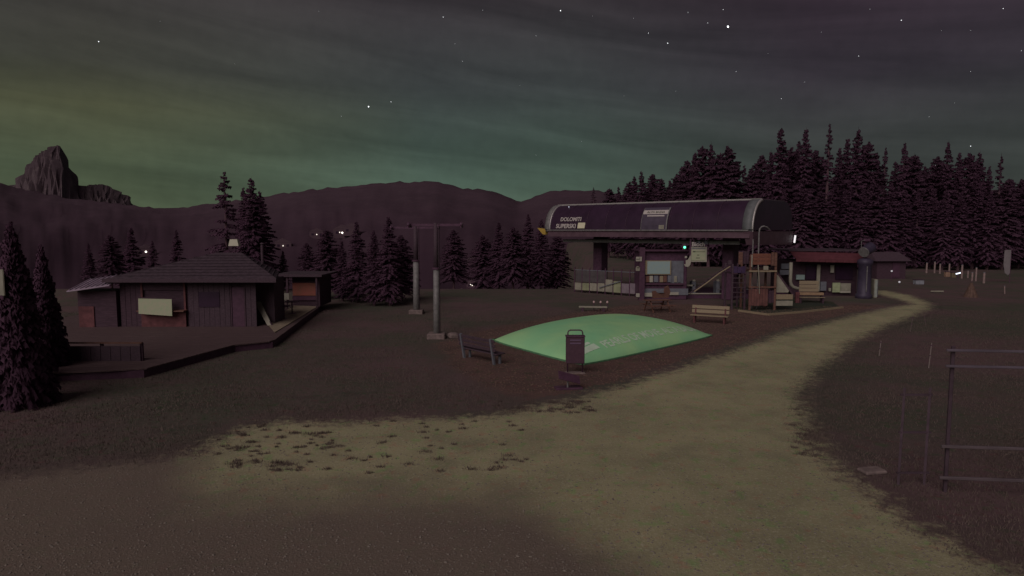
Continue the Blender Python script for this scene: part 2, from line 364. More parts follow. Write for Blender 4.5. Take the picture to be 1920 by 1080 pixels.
def soft_sheet(name, poly, z, m, label, step=.22, margin=.9, half=.38):
    P = np.array([(p[0], p[1]) for p in poly]); lo = P.min(0)-margin; hi = P.max(0)+margin
    gx = np.arange(lo[0], hi[0], step); gy = np.arange(lo[1], hi[1], step); XX, YY = np.meshgrid(gx, gy)
    d = sdist(XX.ravel(), YY.ravel(), poly); nx_ = len(gx); keep = (d > -margin).reshape(XX.shape)
    q = keep[:-1, :-1] & keep[1:, :-1] & keep[:-1, 1:] & keep[1:, 1:]; jj, ii = np.nonzero(q)
    Fq = np.stack([jj*nx_+ii, jj*nx_+ii+1, (jj+1)*nx_+ii+1, (jj+1)*nx_+ii], 1)
    us, inv = np.unique(Fq, return_inverse=True); Fq = inv.reshape(-1, 4)
    V = np.stack([XX.ravel()[us], YY.ravel()[us], np.full(len(us), z)], 1)
    me = bpy.data.meshes.new(name); me.from_pydata(V.tolist(), [], Fq.tolist()); me.materials.append(m)
    at = me.attributes.new('cover', 'FLOAT', 'POINT'); at.data.foreach_set('value', d[us].astype(np.float32))
    # mix with the surrounding earth by a ragged noise threshold at the border
    n = m.node_tree; b = n.nodes['Principled BSDF']; A = n.nodes.new('ShaderNodeAttribute'); A.attribute_name = 'cover'
    g = n.nodes.new('ShaderNodeNewGeometry')
    def noi(sc, w):
        k = n.nodes.new('ShaderNodeTexNoise'); k.inputs['Scale'].default_value = sc; k.inputs['Detail'].default_value = 5; k.inputs['Roughness'].default_value = .7
        n.links.new(g.outputs['Position'], k.inputs['Vector'])
        q_ = n.nodes.new('ShaderNodeMath'); q_.operation = 'MULTIPLY_ADD'; q_.inputs[1].default_value = w; q_.inputs[2].default_value = -w/2
        n.links.new(k.outputs[0], q_.inputs[0]); return q_.outputs[0]
    s1 = n.nodes.new('ShaderNodeMath'); n.links.new(A.outputs['Fac'], s1.inputs[0]); n.links.new(noi(3.2, 2.6), s1.inputs[1])
    s2 = n.nodes.new('ShaderNodeMath'); n.links.new(s1.outputs[0], s2.inputs[0]); n.links.new(noi(14, 1.1), s2.inputs[1])
    r_ = n.nodes.new('ShaderNodeMapRange'); r_.inputs[1].default_value = -half; r_.inputs[2].default_value = half; n.links.new(s2.outputs[0], r_.inputs[0])
    gn = n.nodes.new('ShaderNodeTexNoise'); gn.inputs['Scale'].default_value = .12; gn.inputs['Detail'].default_value = 8; gn.inputs['Roughness'].default_value = .65; n.links.new(g.outputs['Position'], gn.inputs['Vector'])
    gr = n.nodes.new('ShaderNodeMapRange'); gr.interpolation_type = 'SMOOTHSTEP'; gr.inputs[1].default_value = .35; gr.inputs[2].default_value = .65; n.links.new(gn.outputs[0], gr.inputs[0])
    gm = n.nodes.new('ShaderNodeMix'); gm.data_type = 'RGBA'; gm.inputs[6].default_value = (.142, .096, .094, 1); gm.inputs[7].default_value = (.094, .095, .070, 1); n.links.new(gr.outputs[0], gm.inputs[0])
    mm = n.nodes.new('ShaderNodeMix'); mm.data_type = 'RGBA'; n.links.new(r_.outputs[0], mm.inputs[0]); n.links.new(gm.outputs[2], mm.inputs[6])
    n.links.new(b.inputs['Base Color'].links[0].from_socket, mm.inputs[7]); n.links.new(mm.outputs[2], b.inputs['Base Color'])
    return tag(link(bpy.data.objects.new(name, me)), label, kind='structure')
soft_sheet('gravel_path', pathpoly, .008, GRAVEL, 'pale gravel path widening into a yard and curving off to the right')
def inside(x, y, poly):
    c = False; j = len(poly)-1
    for i in range(len(poly)):
        xi, yi = poly[i][0], poly[i][1]; xj, yj = poly[j][0], poly[j][1]
        if (yi > y) != (yj > y) and x < (xj-xi)*(y-yi)/(yj-yi)+xi: c = not c
        j = i
    return c
MUL_PX = [(815, 645), (850, 690), (905, 722), (990, 752), (1060, 748), (1130, 729), (1220, 700), (1300, 675), (1400, 646), (1480, 616), (1560, 597), (1618, 583), (1660, 574), (1600, 570), (1500, 578), (1380, 573), (1290, 570), (1180, 572), (1080, 586), (980, 604), (900, 622)]
mulchpoly = jitter_poly([(G(*p).x, G(*p).y) for p in MUL_PX], .3, .1)
soft_sheet('bark_mulch', mulchpoly, .004, MULCH, 'brown bark mulch ground around the bouncing pillow and playground')
LAW_PX = [(1362, 572), (1385, 582), (1440, 590), (1500, 585), (1578, 577), (1560, 566), (1480, 562), (1400, 562)]
lawnpoly = jitter_poly([(G(*p).x, G(*p).y) for p in LAW_PX], .4, .03)
sheet('play_lawn', lawnpoly, .010, LAWN, 'dark lawn under the climbing frame behind a pale kerb')
kp = [G(1385, 584), G(1440, 591.5), G(1500, 587), G(1580, 578)]
kerb = empty('lawn_kerb', (kp[1].x, kp[1].y, 0), 'pale low kerb edging the dark lawn in front of the climbing frame', 'kerb')
for a, b in zip(kp[:-1], kp[1:]):
    n = 5
    for i in range(n):
        p0 = a.lerp(b, (i+.02)/n)-kerb.location; p1 = a.lerp(b, (i+.98)/n)-kerb.location
        MB().beam((p0.x, p0.y, .06), (p1.x, p1.y, .06), .16, .13).build('kerb_stone', PWOOD, kerb)

# ---------- hills and the rock tower
def interp(t, pts):
    if t <= pts[0][0]: return pts[0][1]
    for (a, ya), (b, yb) in zip(pts[:-1], pts[1:]):
        if t <= b: return ya+(yb-ya)*(t-a)/(b-a)
    return pts[-1][1]
RIDGE = [(-1400, 330), (-300, 345), (-60, 325), (0, 340), (28, 351), (130, 372), (250, 386), (300, 391), (335, 392), (400, 382), (500, 370), (560, 360), (640, 352), (700, 346), (750, 343), (815, 341), (830, 345), (870, 355),
         (910, 357), (950, 369), (975, 380), (1000, 371), (1030, 360), (1080, 357), (1120, 359), (1200, 372), (1500, 380), (2000, 350), (3400, 330)]
def ridge_h(px, r):       # height at the crest for the azimuth whose picture column is px
    a = math.atan((px-960)/F); 
    return CH+(HOR-interp(px, RIDGE))/F*r*math.cos(a)
RR = 2600.0
def hill_z(px, r):
    t = (r-110)/(RR-110)
    top = ridge_h(px, RR)
    if t <= 1:
        t = max(t, 0); zz = -62+(top+62)*(t**1.15)
        zz += math.sin(t*PI)*(14*smooth_noise(px*.012, r*.004)+5*smooth_noise(px*.05, r*.012))
        return zz
    return top-(r-RR)*.25
mb = MB(); pxs = [-1400, -1000, -700, -450, -250, -120]+list(np.arange(-40, 1500, 9.0))+[1550, 1650, 1800, 2000, 2300, 2700, 3400]
rs = [60, 110, 180, 260, 350, 450, 560, 700, 860, 1040, 1240, 1460, 1700, 1950, 2200, 2400, 2520, 2600, 2680, 3100]
for r in rs:
    for p in pxs:
        a = math.atan((p-960)/F); z = hill_z(p, r)+(random.uniform(-2.6, 2.6) if 1000 < r < 2700 else 0)
        if r == 2600: z += random.choice((0, 1, 2.5, -1.5))
        if r < 110: z = -75
        mb.v.append((r*math.sin(a), r*math.cos(a), z))
n = len(pxs)
mb.f = [(j*n+i, j*n+i+1, (j+1)*n+i+1, (j+1)*n+i) for j in range(len(rs)-1) for i in range(n-1)]
tag(mb.build('hills', HILL, smooth=True), 'dark forested mountain ridge across the valley', kind='structure')
def on_hill(px, py):
    d = ray(px, py)
    for k in range(1, 2600):
        p = Vector((0, 0, CH))+d*(120+k)
        r = math.hypot(p.x, p.y)
        if p.z < hill_z(px, r): return Vector((p.x, p.y, hill_z(px, r)))
    return D(px, py, 2000)
PEAK = [(-400, 420), (-60, 380), (20, 352), (36, 345), (48, 331), (60, 316), (72, 301), (80, 293), (90, 286), (100, 280), (110, 276), (118, 273), (127, 276), (130, 290), (134, 300), (140, 308), (146, 322), (152, 336), (158, 348), (168, 349), (178, 346), (200, 346), (208, 348), (222, 355), (234, 361), (246, 368), (252, 376), (258, 386), (300, 400), (420, 430)]
RP = 6500.0; mb = MB(); pk = list(np.arange(-60, 330, 2.6)); vs_ = 15
for j in range(vs_):
    v = j/(vs_-1)*2-1            # -1 front foot .. +1 back foot
    for p in pk:
        a = math.atan((p-960)/F); r = RP+v*900
        top = (HOR-interp(p, PEAK))/F*RP*math.cos(a)
        foot = -100
        s = (1-abs(v))**.55 if v < 0 else (1-abs(v))**.9
        crag = -48*abs(smooth_noise(p*.16+v*2.5, v*4)+.4*smooth_noise(p*.5, v*9))*min(1, abs(v)*4)
        z = foot+(top-foot)*s+crag*s
        mb.v.append((r*math.sin(a)+random.uniform(-2, 2), r*math.cos(a)+40*smooth_noise(p*.3, v*5), z+(random.uniform(-4, 4) if j == vs_//2 else 0)))
n = len(pk); mb.f = [(j*n+i, j*n+i+1, (j+1)*n+i+1, (j+1)*n+i) for j in range(vs_-1) for i in range(n-1)]
tag(mb.build('rock_mountain', ROCK), 'steep bare rock tower with a lower shoulder standing beyond the ridge', kind='structure')

# ------------------------------------------------------------------ trees
def spruce_crown(h, r, seed, sparse=1.0, narrow=1.0, ragged=.35, base=.08, clump=False):
    R = random.Random(seed); v = []; f = []
    z = h*base; lev = 0
    while z < h*.985:
        t = (z-h*base)/(h*(1-base))
        rad = r*narrow*((1-t)**.82)*(.55+.45*min(1, t*7)) + .10
        if clump: rad = r*narrow*(math.sin(min(1, (1-t)*1.25)*PI/2)**.7)*.9+.08
        k = max(4, int((5+rad*2.2)*sparse))
        for i in range(k):
            a = R.uniform(0, 2*PI); L_ = rad*R.uniform(1-ragged*1.3, 1.12)
            droop = -.30*L_+.18*L_*t*2.2; zz = z+R.uniform(-.25, .25)
            ca, sa = math.cos(a), math.sin(a)
            nseg = max(3, int(L_/.32)); w = .16+.15*L_
            for q in range(nseg):
                t0 = q/nseg; t1 = (q+1.35)/nseg
                for sgn in (-1, 1):
                    # twig: hanging triangle pointing out and sideways
                    x0 = L_*t0; x1 = L_*min(1.05, t1)
                    side = sgn*w*(1-t0*.75)*R.uniform(.6, 1.25)
                    za = zz+droop*t0*t0; zb = zz+droop*t1*t1-R.uniform(.02, .22)
                    n = len(v)
                    v += [(ca*x0, sa*x0, za+.03), (ca*x1-sa*side, sa*x1+ca*side, zb-R.uniform(0, .22)), (ca*(x1+.06)+sa*side*.15, sa*(x1+.06)-ca*side*.15, zb+.05)]
                    f.append((n, n+1, n+2))
                    v += [(ca*x0, sa*x0, za+.03), (ca*(x0+x1)/2-sa*side*.7, sa*(x0+x1)/2+ca*side*.7, za-R.uniform(.18, .42)), (ca*x1, sa*x1, zb)]
                    f.append((n+3, n+4, n+5))
        z += (.22+.030*h*(1-t)*.55)/max(.6, sparse)*R.uniform(.8, 1.25)
    n = len(v); v += [(-.05, 0, h*.95), (.05, .03, h*.95), (0, 0, h*1.015)]; f.append((n, n+1, n+2))
    return v, f
TREE = {}
def make_tree(key, h, r, seed, m=NEEDLE, **k):
    v, f = spruce_crown(h, r, seed, **k)
    P = np.array(v); Fa = np.array(f); c = P[Fa].mean(1); gn = np.cross(P[Fa[:, 1]]-P[Fa[:, 0]], P[Fa[:, 2]]-P[Fa[:, 0]])
    out = np.stack([c[:, 0], c[:, 1], np.full(len(c), .25*r)], 1); fl = (gn*out).sum(1) < 0; Fa[fl] = Fa[fl][:, ::-1]
    me = bpy.data.meshes.new('crown'); me.from_pydata(v, [], Fa.tolist()); me.materials.append(m); me.shade_smooth()
    vn = np.stack([P[:, 0], P[:, 1], np.full(len(P), .30*r)], 1); vn /= np.linalg.norm(vn, axis=1)[:, None]; me.normals_split_custom_set_from_vertices(vn.tolist())
    tb = MB().cyl((0, 0, -1.0), (0, 0, h*.5), .018*h, .011*h, 8).cyl((0, 0, h*.5), (0, 0, h*.99), .011*h, .008, 6)
    TREE[key] = (h, me, tb.mesh('trunk', BARK))
for i in range(4): make_tree(('spruce', i), 18, 3.1+.3*i, 11+i, ragged=.3+.05*i)
for i in range(2): make_tree(('narrow', i), 18, 2.3, 31+i, narrow=.85, sparse=.75, ragged=.6)
for i in range(3): make_tree(('pine', i), 16, 3.9, 51+i, m=NEEDLE2, clump=True, sparse=1.1, ragged=.45, base=.16)
make_tree(('open', 0), 13, 2.9, 77, sparse=.42, ragged=.35, base=.1)
make_tree(('bush', 0), 8, 2.8, 79, m=NEEDLE2, clump=True, sparse=1.6, ragged=.4, base=.01)
make_tree(('near', 0), 9, 3.0, 91, m=NEEDLE2, sparse=2.6, ragged=.4, base=.01, narrow=.85)
def tree(key, x, y, zb, h, label, group, name='spruce_tree', wide=1.0):
    hh, cm, tm = TREE[key]
    o = bpy.data.objects.new(name, None); link(o); s = h/hh
    o.location = (x, y, zb); o.rotation_euler = (0, 0, random.uniform(0, 6.28)); o.scale = (s*wide, s*wide, s)
    tag(o, label, 'tree', group)
    link(bpy.data.objects.new('trunk', tm), o); link(bpy.data.objects.new('crown', cm), o)
    return o
FOR = 'spruces of the wood behind the lift station'
SHARED = 'dark conifer in the lower ranks of the wood, below the skyline tips'
sky_trees = [ # px, top y, depth, kind, own label
 (1143, 352, 130, 'pine', None), (1160, 349, 130, 'spruce', None), (1180, 340, 125, 'pine', None), (1203, 319, 118, 'spruce', 'lone pointed spruce above the left half of the lift station roof'), (1222, 345, 120, 'pine', None), (1240, 334, 115, 'pine', None), (1256, 337, 115, 'spruce', None),
 (1270, 325, 108, 'pine', None), (1288, 300, 104, 'pine', None), (1303, 284, 100, 'spruce', None), (1318, 273, 100, 'pine', None), (1334, 267, 98, 'spruce', 'rounded full-crowned spruce at the peak of the clump above the hanging roof panel'), (1350, 285, 100, 'pine', None), (1366, 273, 98, 'pine', 'broad-topped conifer just right of the clump above the hanging roof panel'), (1382, 300, 100, 'spruce', None),
 (1396, 306, 102, 'narrow', 'small thin spruce in the gap above the right arch of the station roof'), (1412, 315, 98, 'pine', None), (1428, 290, 92, 'pine', None), (1446, 283, 90, 'spruce', None), (1465, 236, 86, 'spruce', 'tall spruce with a knobbly tip right above the station end arch'), (1483, 275, 90, 'pine', None), (1498, 262, 90, 'spruce', None), (1512, 240, 86, 'spruce', 'second tall spruce to the right of the station end arch'), (1530, 280, 90, 'pine', None),
 (1556, 229, 84, 'narrow', 'tallest slender spruce, its thin top standing highest of all'), (1575, 275, 88, 'spruce', None), (1590, 258, 88, 'spruce', None), (1610, 239, 84, 'spruce', 'broad tall spruce with a blunt double top right of the slender one'), (1628, 265, 88, 'pine', None), (1645, 285, 90, 'spruce', None), (1661, 274, 90, 'narrow', None), (1680, 300, 92, 'spruce', None),
 (1697, 266, 88, 'spruce', 'single pointed spruce above the dark blue snow cannon, right side'), (1715, 288, 90, 'pine', None), (1735, 310, 92, 'spruce', None), (1758, 292, 90, 'pine', None), (1779, 264, 86, 'spruce', 'pointed spruce rising above the row of pale posts'), (1800, 284, 88, 'spruce', None), (1820, 286, 88, 'pine', None), (1838, 283, 88, 'spruce', None), (1856, 310, 90, 'spruce', None),
 (1878, 288, 84, 'narrow', 'thin spruce standing free above the pale banner flag'), (1898, 335, 88, 'spruce', None), (1917, 335, 88, 'pine', None), (1950, 300, 88, 'spruce', None)]
SKYLAB = {1143: 'leftmost small conifer of the wood, above the left part of the hood',
 1160: 'small pointed spruce second from the left end of the wood',
 1180: 'low round conifer just left of the lone pointed spruce over the hood',
 1222: 'low conifer in the dip just right of the lone pointed spruce over the hood',
 1240: 'small conifer at the right side of the dip above the hood',
 1256: 'small pointed spruce at the foot of the clump rising above the hanging roof panel',
 1270: 'lowest left step of the clump above the hanging roof panel',
 1288: 'second step from the left of the clump above the hanging roof panel',
 1303: 'pointed spruce on the left slope of the clump above the hanging roof panel',
 1318: 'conifer just left of the peak of the clump above the hanging roof panel',
 1350: 'conifer in the notch right of the peak of the clump above the hanging panel',
 1382: 'spruce on the right slope of the clump, left of the gap above the arch',
 1412: 'low conifer right of the small thin spruce in the gap above the arch',
 1428: 'mid-height conifer on the left shoulder of the tall spruce with knobbly tip',
 1446: 'spruce close against the left side of the tall one with knobbly tip',
 1483: 'conifer in the notch between the two tall spruces right of the arch',
 1498: 'spruce close against the left side of the second tall one right of the arch',
 1530: 'conifer in the notch left of the tallest slender spruce',
 1575: 'spruce in the notch right of the tallest slender spruce',
 1590: 'spruce on the left shoulder of the blunt double-topped one',
 1628: 'conifer on the right shoulder of the blunt double-topped spruce',
 1645: 'spruce in the dip left of the thin one above the kiosk end',
 1661: 'thin spruce between two dips, left of the snow cannon column',
 1680: 'spruce in the dip right above the blue snow cannon',
 1715: 'conifer on the right shoulder of the single pointed spruce near the snow cannon',
 1735: 'spruce in the low dip between snow cannon and pale posts',
 1758: 'conifer at the left side of the spruce above the pale posts',
 1800: 'spruce at the right side of the pointed one above the pale posts',
 1820: 'round conifer below the bluish star',
 1838: 'spruce above the right end of the row of pale posts',
 1856: 'low spruce in the dip left of the thin one above the banner flag',
 1898: 'low spruce right of the thin one above the banner flag',
 1917: 'conifer at the very right edge of the skyline',
 1950: 'spruce at the right edge of the picture, mostly cut off'}
cnt = 0
for px, py, y, kind, lab in sky_trees:
    y += 12 if px > 1420 else 0
    p = D(px, py, y); nk = {'pine': 3, 'spruce': 4, 'narrow': 2}[kind]
    zb = H(p.x, y); h = p.z-zb
    tree((kind, cnt % nk), p.x, y, zb, h, lab or SKYLAB[px], FOR, wide={'pine': .85, 'spruce': .80, 'narrow': 1.0}[kind]*(18/max(h, 14))**.2); cnt += 1
for row, (y0, ytop, x0) in enumerate(((92, 345, 1440), (106, 335, 1290), (120, 345, 1190))):
    px = x0
    while px < 1960:
        yy = y0+random.uniform(-3, 3); p = D(px, ytop+random.uniform(-22, 30), yy)
        kind = random.choice(('spruce', 'pine', 'spruce')); zb = H(p.x, yy)
        tree((kind, random.randrange(3)), p.x, yy, zb, p.z-zb, SHARED, FOR, wide=1.05); px += random.uniform(20, 34)
# trees behind the hut and in the middle
tp = D(420, 321, 62); tree(('open', 0), tp.x, 62, H(tp.x, 62), tp.z-H(tp.x, 62), 'open spruce with see-through branches against the sky behind the hut', 'trees behind the wooden hut')
for px, py, y, lab in ((471, 331, 58, 'dense dark spruce with a tall tip behind the hut, right of the open one'), (456, 350, 60, 'lower spruce tucked against the left side of the dense one behind the hut'), (487, 356, 61, 'shorter spruce at the right shoulder of the dense one behind the hut')):
    p = D(px, py, y); tree(('spruce', px % 4), p.x, y, H(p.x, y), p.z-H(p.x, y), lab, 'trees behind the wooden hut', wide=1.0)
MIDG = 'dark trees on the slope edge beyond the meadow'
MIDL = 'dark conifer on the edge of the slope between the hut and the lift station'
MIDLAB = {530: 'small dark conifer above the flat-roofed bar wing',
 575: 'dark conifer just right of the bar wing roof',
 612: 'dark conifer third right of the bar wing',
 640: 'conifer between the bar wing and the widest dark one',
 668: 'widest dark conifer left of the far pylon, its left half',
 700: 'dark conifer in the middle of the clump left of the far pylon',
 728: 'tallest conifer of the clump left of the far pylon',
 752: 'conifer closest to the left of the far pylon',
 850: 'lone slim conifer right of the nearer pylon',
 905: 'conifer above the house with the brightest lights',
 935: 'tall conifer between the valley lights and the yellow nose of the hood',
 962: 'conifer second left of the yellow nose of the hood',
 990: 'conifer next left of the yellow nose of the hood',
 1015: 'conifer directly below the yellow nose of the hood',
 1045: 'dark conifer behind the left end of the platform fence',
 330: 'dark conifer over the middle of the hut roof slope',
 285: 'small conifer just right of the small bright valley light above the hut',
 205: 'dark conifer above the metal annex roof',
 165: 'leftmost small conifer behind the metal annex roof',
 245: 'broad conifer left of the small bright valley light above the hut'}
for px, py, y in ((530, 470, 62), (575, 455, 60), (612, 430, 53), (640, 450, 51), (668, 415, 50), (700, 430, 48), (728, 405, 48), (752, 440, 51), (850, 430, 66), (905, 440, 80), (935, 415, 70), (962, 425, 66), (990, 400, 72), (1015, 410, 70), (1045, 440, 76), (330, 430, 66), (285, 450, 70), (205, 440, 62), (165, 455, 58), (245, 425, 75)):
    p = D(px, py, y); zb = H(p.x, y)
    tree((random.choice(('spruce', 'pine')), px % 3), p.x, y, zb, p.z-zb, MIDLAB[px], MIDG if px > 500 else 'dark trees behind the left end of the hut', wide=1.15)
for px, py, y, hh, wide, lab in ((22, 735, 20.5, 6.0, .62, 'dark conifer at the left edge of the view beside the deck'), (-40, 720, 22, 6.6, .7, 'dark conifer half cut off by the left edge of the view'), (78, 700, 25.0, 5.2, .55, 'smaller dark conifer between the left edge trees and the deck rail')):
    p = G(px, py); tree(('near', 0), (px-960)/F*y, y, -.3, hh, lab, None, wide=wide)
p = D(1113, 351, 300); tree(('open', 0), p.x, 300, p.z-9, 9, 'tiny lone tree silhouetted on the skyline left of the wood', None)
# low dark shrubs
def shrub(x, y, h, w, label, seed):
    R = random.Random(seed); v = []; f = []
    for i in range(900):
        a = R.uniform(0, 2*PI); e = R.random()**.5; zz = R.random()
        rr = w*math.sqrt(max(0, 1-(zz*1.0)**2))*e*R.uniform(.7, 1.1); c = Vector((rr*math.cos(a), rr*math.sin(a), zz*h*R.uniform(.6, 1)))
        d = Vector((R.uniform(-1, 1), R.uniform(-1, 1), R.uniform(-.3, 1)))*.13; s = Vector((R.uniform(-1, 1), R.uniform(-1, 1), 0))*.05
        n = len(v); v += [tuple(c-s), tuple(c+s), tuple(c+d)]; f.append((n, n+1, n+2))
    o = bpy.data.objects.new('shrub', None); link(o); o.location = (x, y, 0); tag(o, label, 'shrub')
    me = bpy.data.meshes.new('foliage'); me.from_pydata(v, [], f); me.materials.append(NEEDLE2); link(bpy.data.objects.new('foliage', me), o)
    MB().cyl((0, 0, -.1), (0, 0, h*.5), .05, .03, 6).build('stem', BARK, o)
p = G(30, 752); shrub(p.x, p.y, .9, 1.0, 'low dark shrub below the conifer at the left edge', 3)

# ------------------------------------------------------------------ hut with deck (left)
DZ = .35
deckpx = [(60, 700), (268, 692), (440, 646), (512, 639), (600, 574)]
dp = [G(a, b, DZ) for a, b in deckpx]
deck_poly = [(p.x, p.y) for p in dp]+[(-15.5, 49), (-26, 42), (-27, 30)]
deck = empty('wooden_deck', (dp[1].x, dp[1].y, 0), 'raised brown timber deck in front of and around the hut', 'deck')
def span(poly, y):
    xsn = []
    for i in range(len(poly)):
        (x0, y0), (x1, y1) = poly[i], poly[(i+1) % len(poly)]
        if (y0 > y) != (y1 > y): xsn.append(x0+(x1-x0)*(y-y0)/(y1-y0))
    return (min(xsn), max(xsn)) if len(xsn) > 1 else None
ymin = min(p[1] for p in deck_poly); ymax = max(p[1] for p in deck_poly); w = .46; y = ymin+.02
while y+w < ymax:
    a = span(deck_poly, y); b = span(deck_poly, y+w-.03)
    if a and b:
        o = deck.location; q = [(a[0]-o.x, y-o.y), (a[1]-o.x, y-o.y), (b[1]-o.x, y+w-.03-o.y), (b[0]-o.x, y+w-.03-o.y)]
        MB().prism(q, DZ-.05, DZ+random.uniform(-.004, .004)).build('plank', PLANK, deck)
    y += w
ins = [(p[0]*.995+(-20)*.005, p[1]*.99+36*.01) for p in deck_poly]
MB().prism([(p[0]-deck.location.x, p[1]-deck.location.y) for p in ins], -.1, DZ-.07).build('substructure', BLACK, deck)
pv = [G(a, b, DZ+.01) for a, b in ((470, 622), (515, 624), (596, 575), (552, 573), (545, 590), (500, 606))]
pav = empty('terrace_paving', (pv[0].x, pv[0].y, 0), 'pale paving at the right end of the hut terrace', 'paving')
for i in range(4):
    t0, t1 = i/4+.004, (i+1)/4-.004
    a, b, c, d = pv[0].lerp(pv[5], 0), pv[1], pv[2], pv[3]
    q = [pv[5].lerp(pv[3], t0), pv[1].lerp(pv[2], t0), pv[1].lerp(pv[2], t1), pv[5].lerp(pv[3], t1)]
    MB().prism([(k.x-pav.location.x, k.y-pav.location.y) for k in q], DZ+.006, DZ+.04).build('slab', DEND, pav)
# balustrade panel facing the camera
bx0 = D(118, 697, 25.9).x; bx1 = D(267, 697, 25.9).x
bal = empty('deck_balustrade', (bx0, 25.85, 0), 'boarded balustrade with a light top rail at the front corner of the deck', 'balustrade')
nb = 8
for i in range(nb):
    x0 = (bx1-bx0)*i/nb; MB().box((x0+(bx1-bx0)/nb/2, 0, .48), ((bx1-bx0)/nb-.02, .04, .92)).build('board', GWOOD, bal)
for i in range(3): MB().box(((bx1-bx0)*i/2, .09, .5), (.1, .1, 1.1)).build('post', DWOOD, bal)
MB().box(((bx1-bx0)/2, 0, 1.07), (bx1-bx0+.15, .12, .05)).build('rail', OWOOD, bal)

hy = 35.2
def hx(px): return (px-960)/F*hy*1.0
hut = empty('wooden_hut', (hx(360), hy, DZ), 'low dark timber snack hut with a pyramid roof at the left', 'hut')
ox, oy = hut.location.x, hut.location.y
WL, WR, wh, wd = hx(222)-ox, hx(478)-ox, 2.55, 4.6
# board wall front: individual vertical boards
nb = 26; bwid = (WR-WL)/nb
for i in range(nb):
    x0 = WL+i*bwid; xc = x0+bwid/2; pxc = (xc+ox)/hy*F+960
    if 262 < pxc < 346 or 432 < pxc < 456: continue
    MB().box((xc, random.uniform(-.008, .008), wh/2), (bwid-.015, .06, wh)).build('wall_board', DWOOD if pxc < 345 else GWOOD, hut)
MB().prism([(WL+.01, .05), (WR-.01, .05), (WR-1.9, wd), (WL-1.5, wd)], .01, wh-.03).build('wall', DWOOD, hut)
cx0, cx1 = hx(262)-ox, hx(346)-ox
MB().box(((cx0+cx1)/2, -.05, .42), (cx1-cx0, .14, .84)).build('counter_front', RWOOD, hut)
MB().box(((cx0+cx1)/2, -.22, .87), (cx1-cx0+.1, .5, .06)).build('counter_top', OWOOD, hut)
MB().box(((cx0+cx1)/2, .0, wh-.3), (cx1-cx0, .07, .6)).build('fascia', DWOOD, hut)
MB().box((cx0+.05, -.02, wh/2), (.1, .12, wh)).build('window_post', RWOOD, hut)
MB().box((cx1-.05, -.02, wh/2), (.1, .12, wh)).build('window_post', RWOOD, hut)
MB().box((hx(444)-ox, -.01, 1.05), (.62, .06, 2.1)).build('door', BLACK, hut)
MB().box((hx(444)-ox-.36, -.03, 1.08), (.07, .08, 2.16)).build('door_frame', DWOOD, hut)
MB().box((hx(444)-ox+.36, -.03, 1.08), (.07, .08, 2.16)).build('door_frame', DWOOD, hut)
MB().box((hx(390)-ox, -.05, 1.45), (1.1, .04, .8)).build('window', GLASS, hut)
# pyramid roof
rl, rr_, rf, rb = WL-.45, WR+1.35, -.75, wd+.5; az_ = 4.15-DZ+.05; acx = hx(395)-ox+.0; acy = wd/2
rm = MB().add([(rl, rf, wh+.02), (rr_, rf, wh+.08), (rr_-1.9, rb, wh+.05), (rl-1.6, rb, wh+.02), (acx-.7, acy, az_), (acx+.7, acy, az_), (rl, rf, wh-.14), (rr_, rf, wh-.10), (rr_-1.9, rb, wh-.1), (rl-1.6, rb, wh-.14)],
    [(0, 1, 5, 4), (1, 2, 5), (2, 3, 4, 5), (3, 0, 4), (0, 6, 7, 1), (1, 7, 8, 2), (2, 8, 9, 3), (3, 9, 6, 0), (6, 9, 8, 7)])
roof = rm.build('roof', SHINGLE, hut)
rp = [Vector(v) for v in rm.v[:6]]
for k in range(1, 9):                       # shingle courses as raised laths on the front and side slopes
    t = k/9
    for a, b, c, d in ((rp[0], rp[1], rp[5], rp[4]), (rp[1], rp[2], rp[5], rp[5]), (rp[3], rp[0], rp[4], rp[4])):
        MB().beam(a.lerp(d, t)+Vector((0, 0, .02)), b.lerp(c, t)+Vector((0, 0, .02)), .06, .02).build('shingle_course', SHINGLE, roof)
MB().box(((rl+rr_)/2, rf-.02, wh-.04), (rr_-rl, .04, .2)).build('fascia_board', GWOOD, hut)
ch = MB().cyl((hx(461)-ox-.1, 2.6, 2.9), (hx(461)-ox-.1, 2.6, 4.3), .08, .08, 10).cyl((hx(461)-ox-.1, 2.6, 4.33), (hx(461)-ox-.1, 2.6, 4.4), .13, .04, 10)
ch.build('stove_pipe', GWOOD, roof)
# right corner wing
x0, x1 = WR-.6, hx(505)-ox-.2
MB().box(((x0+x1)/2, 1.9, wh/2-.02), (x1-x0, 1.6, wh-.06)).build('corner_wall', GWOOD, hut)
# left annex with a sheet metal roof
al, ar = hx(146)-ox, hx(218)-ox
MB().box(((al+ar)/2, .6, .96), (ar-al, 1.6, 1.92)).build('annex_wall', DWOOD, hut)
MB().box((al+.45, -.23, .55), (.8, .06, 1.1)).build('annex_hatch', RWOOD, hut)
ml = MB().add([(al-.1, -.9, 1.98), (ar+.10, -.9, 2.30), (ar-.2, 1.5, 2.72), (al-.45, 1.5, 2.40), (al-.1, -.9, 1.92), (ar+.10, -.9, 2.24), (ar-.2, 1.5, 2.66), (al-.45, 1.5, 2.34)],
   [(0, 1, 2, 3), (4, 7, 6, 5), (0, 4, 5, 1), (1, 5, 6, 2), (2, 6, 7, 3), (3, 7, 4, 0)])
ar_ = ml.build('annex_roof', METALR, hut)
for k in range(8):
    t = (k+.5)/8; a = Vector(ml.v[0]).lerp(Vector(ml.v[1]), t); b = Vector(ml.v[3]).lerp(Vector(ml.v[2]), t)
    MB().beam(a+Vector((0, 0, .025)), b+Vector((0, 0, .025)), .03, .05).build('seam', METALR, ar_)
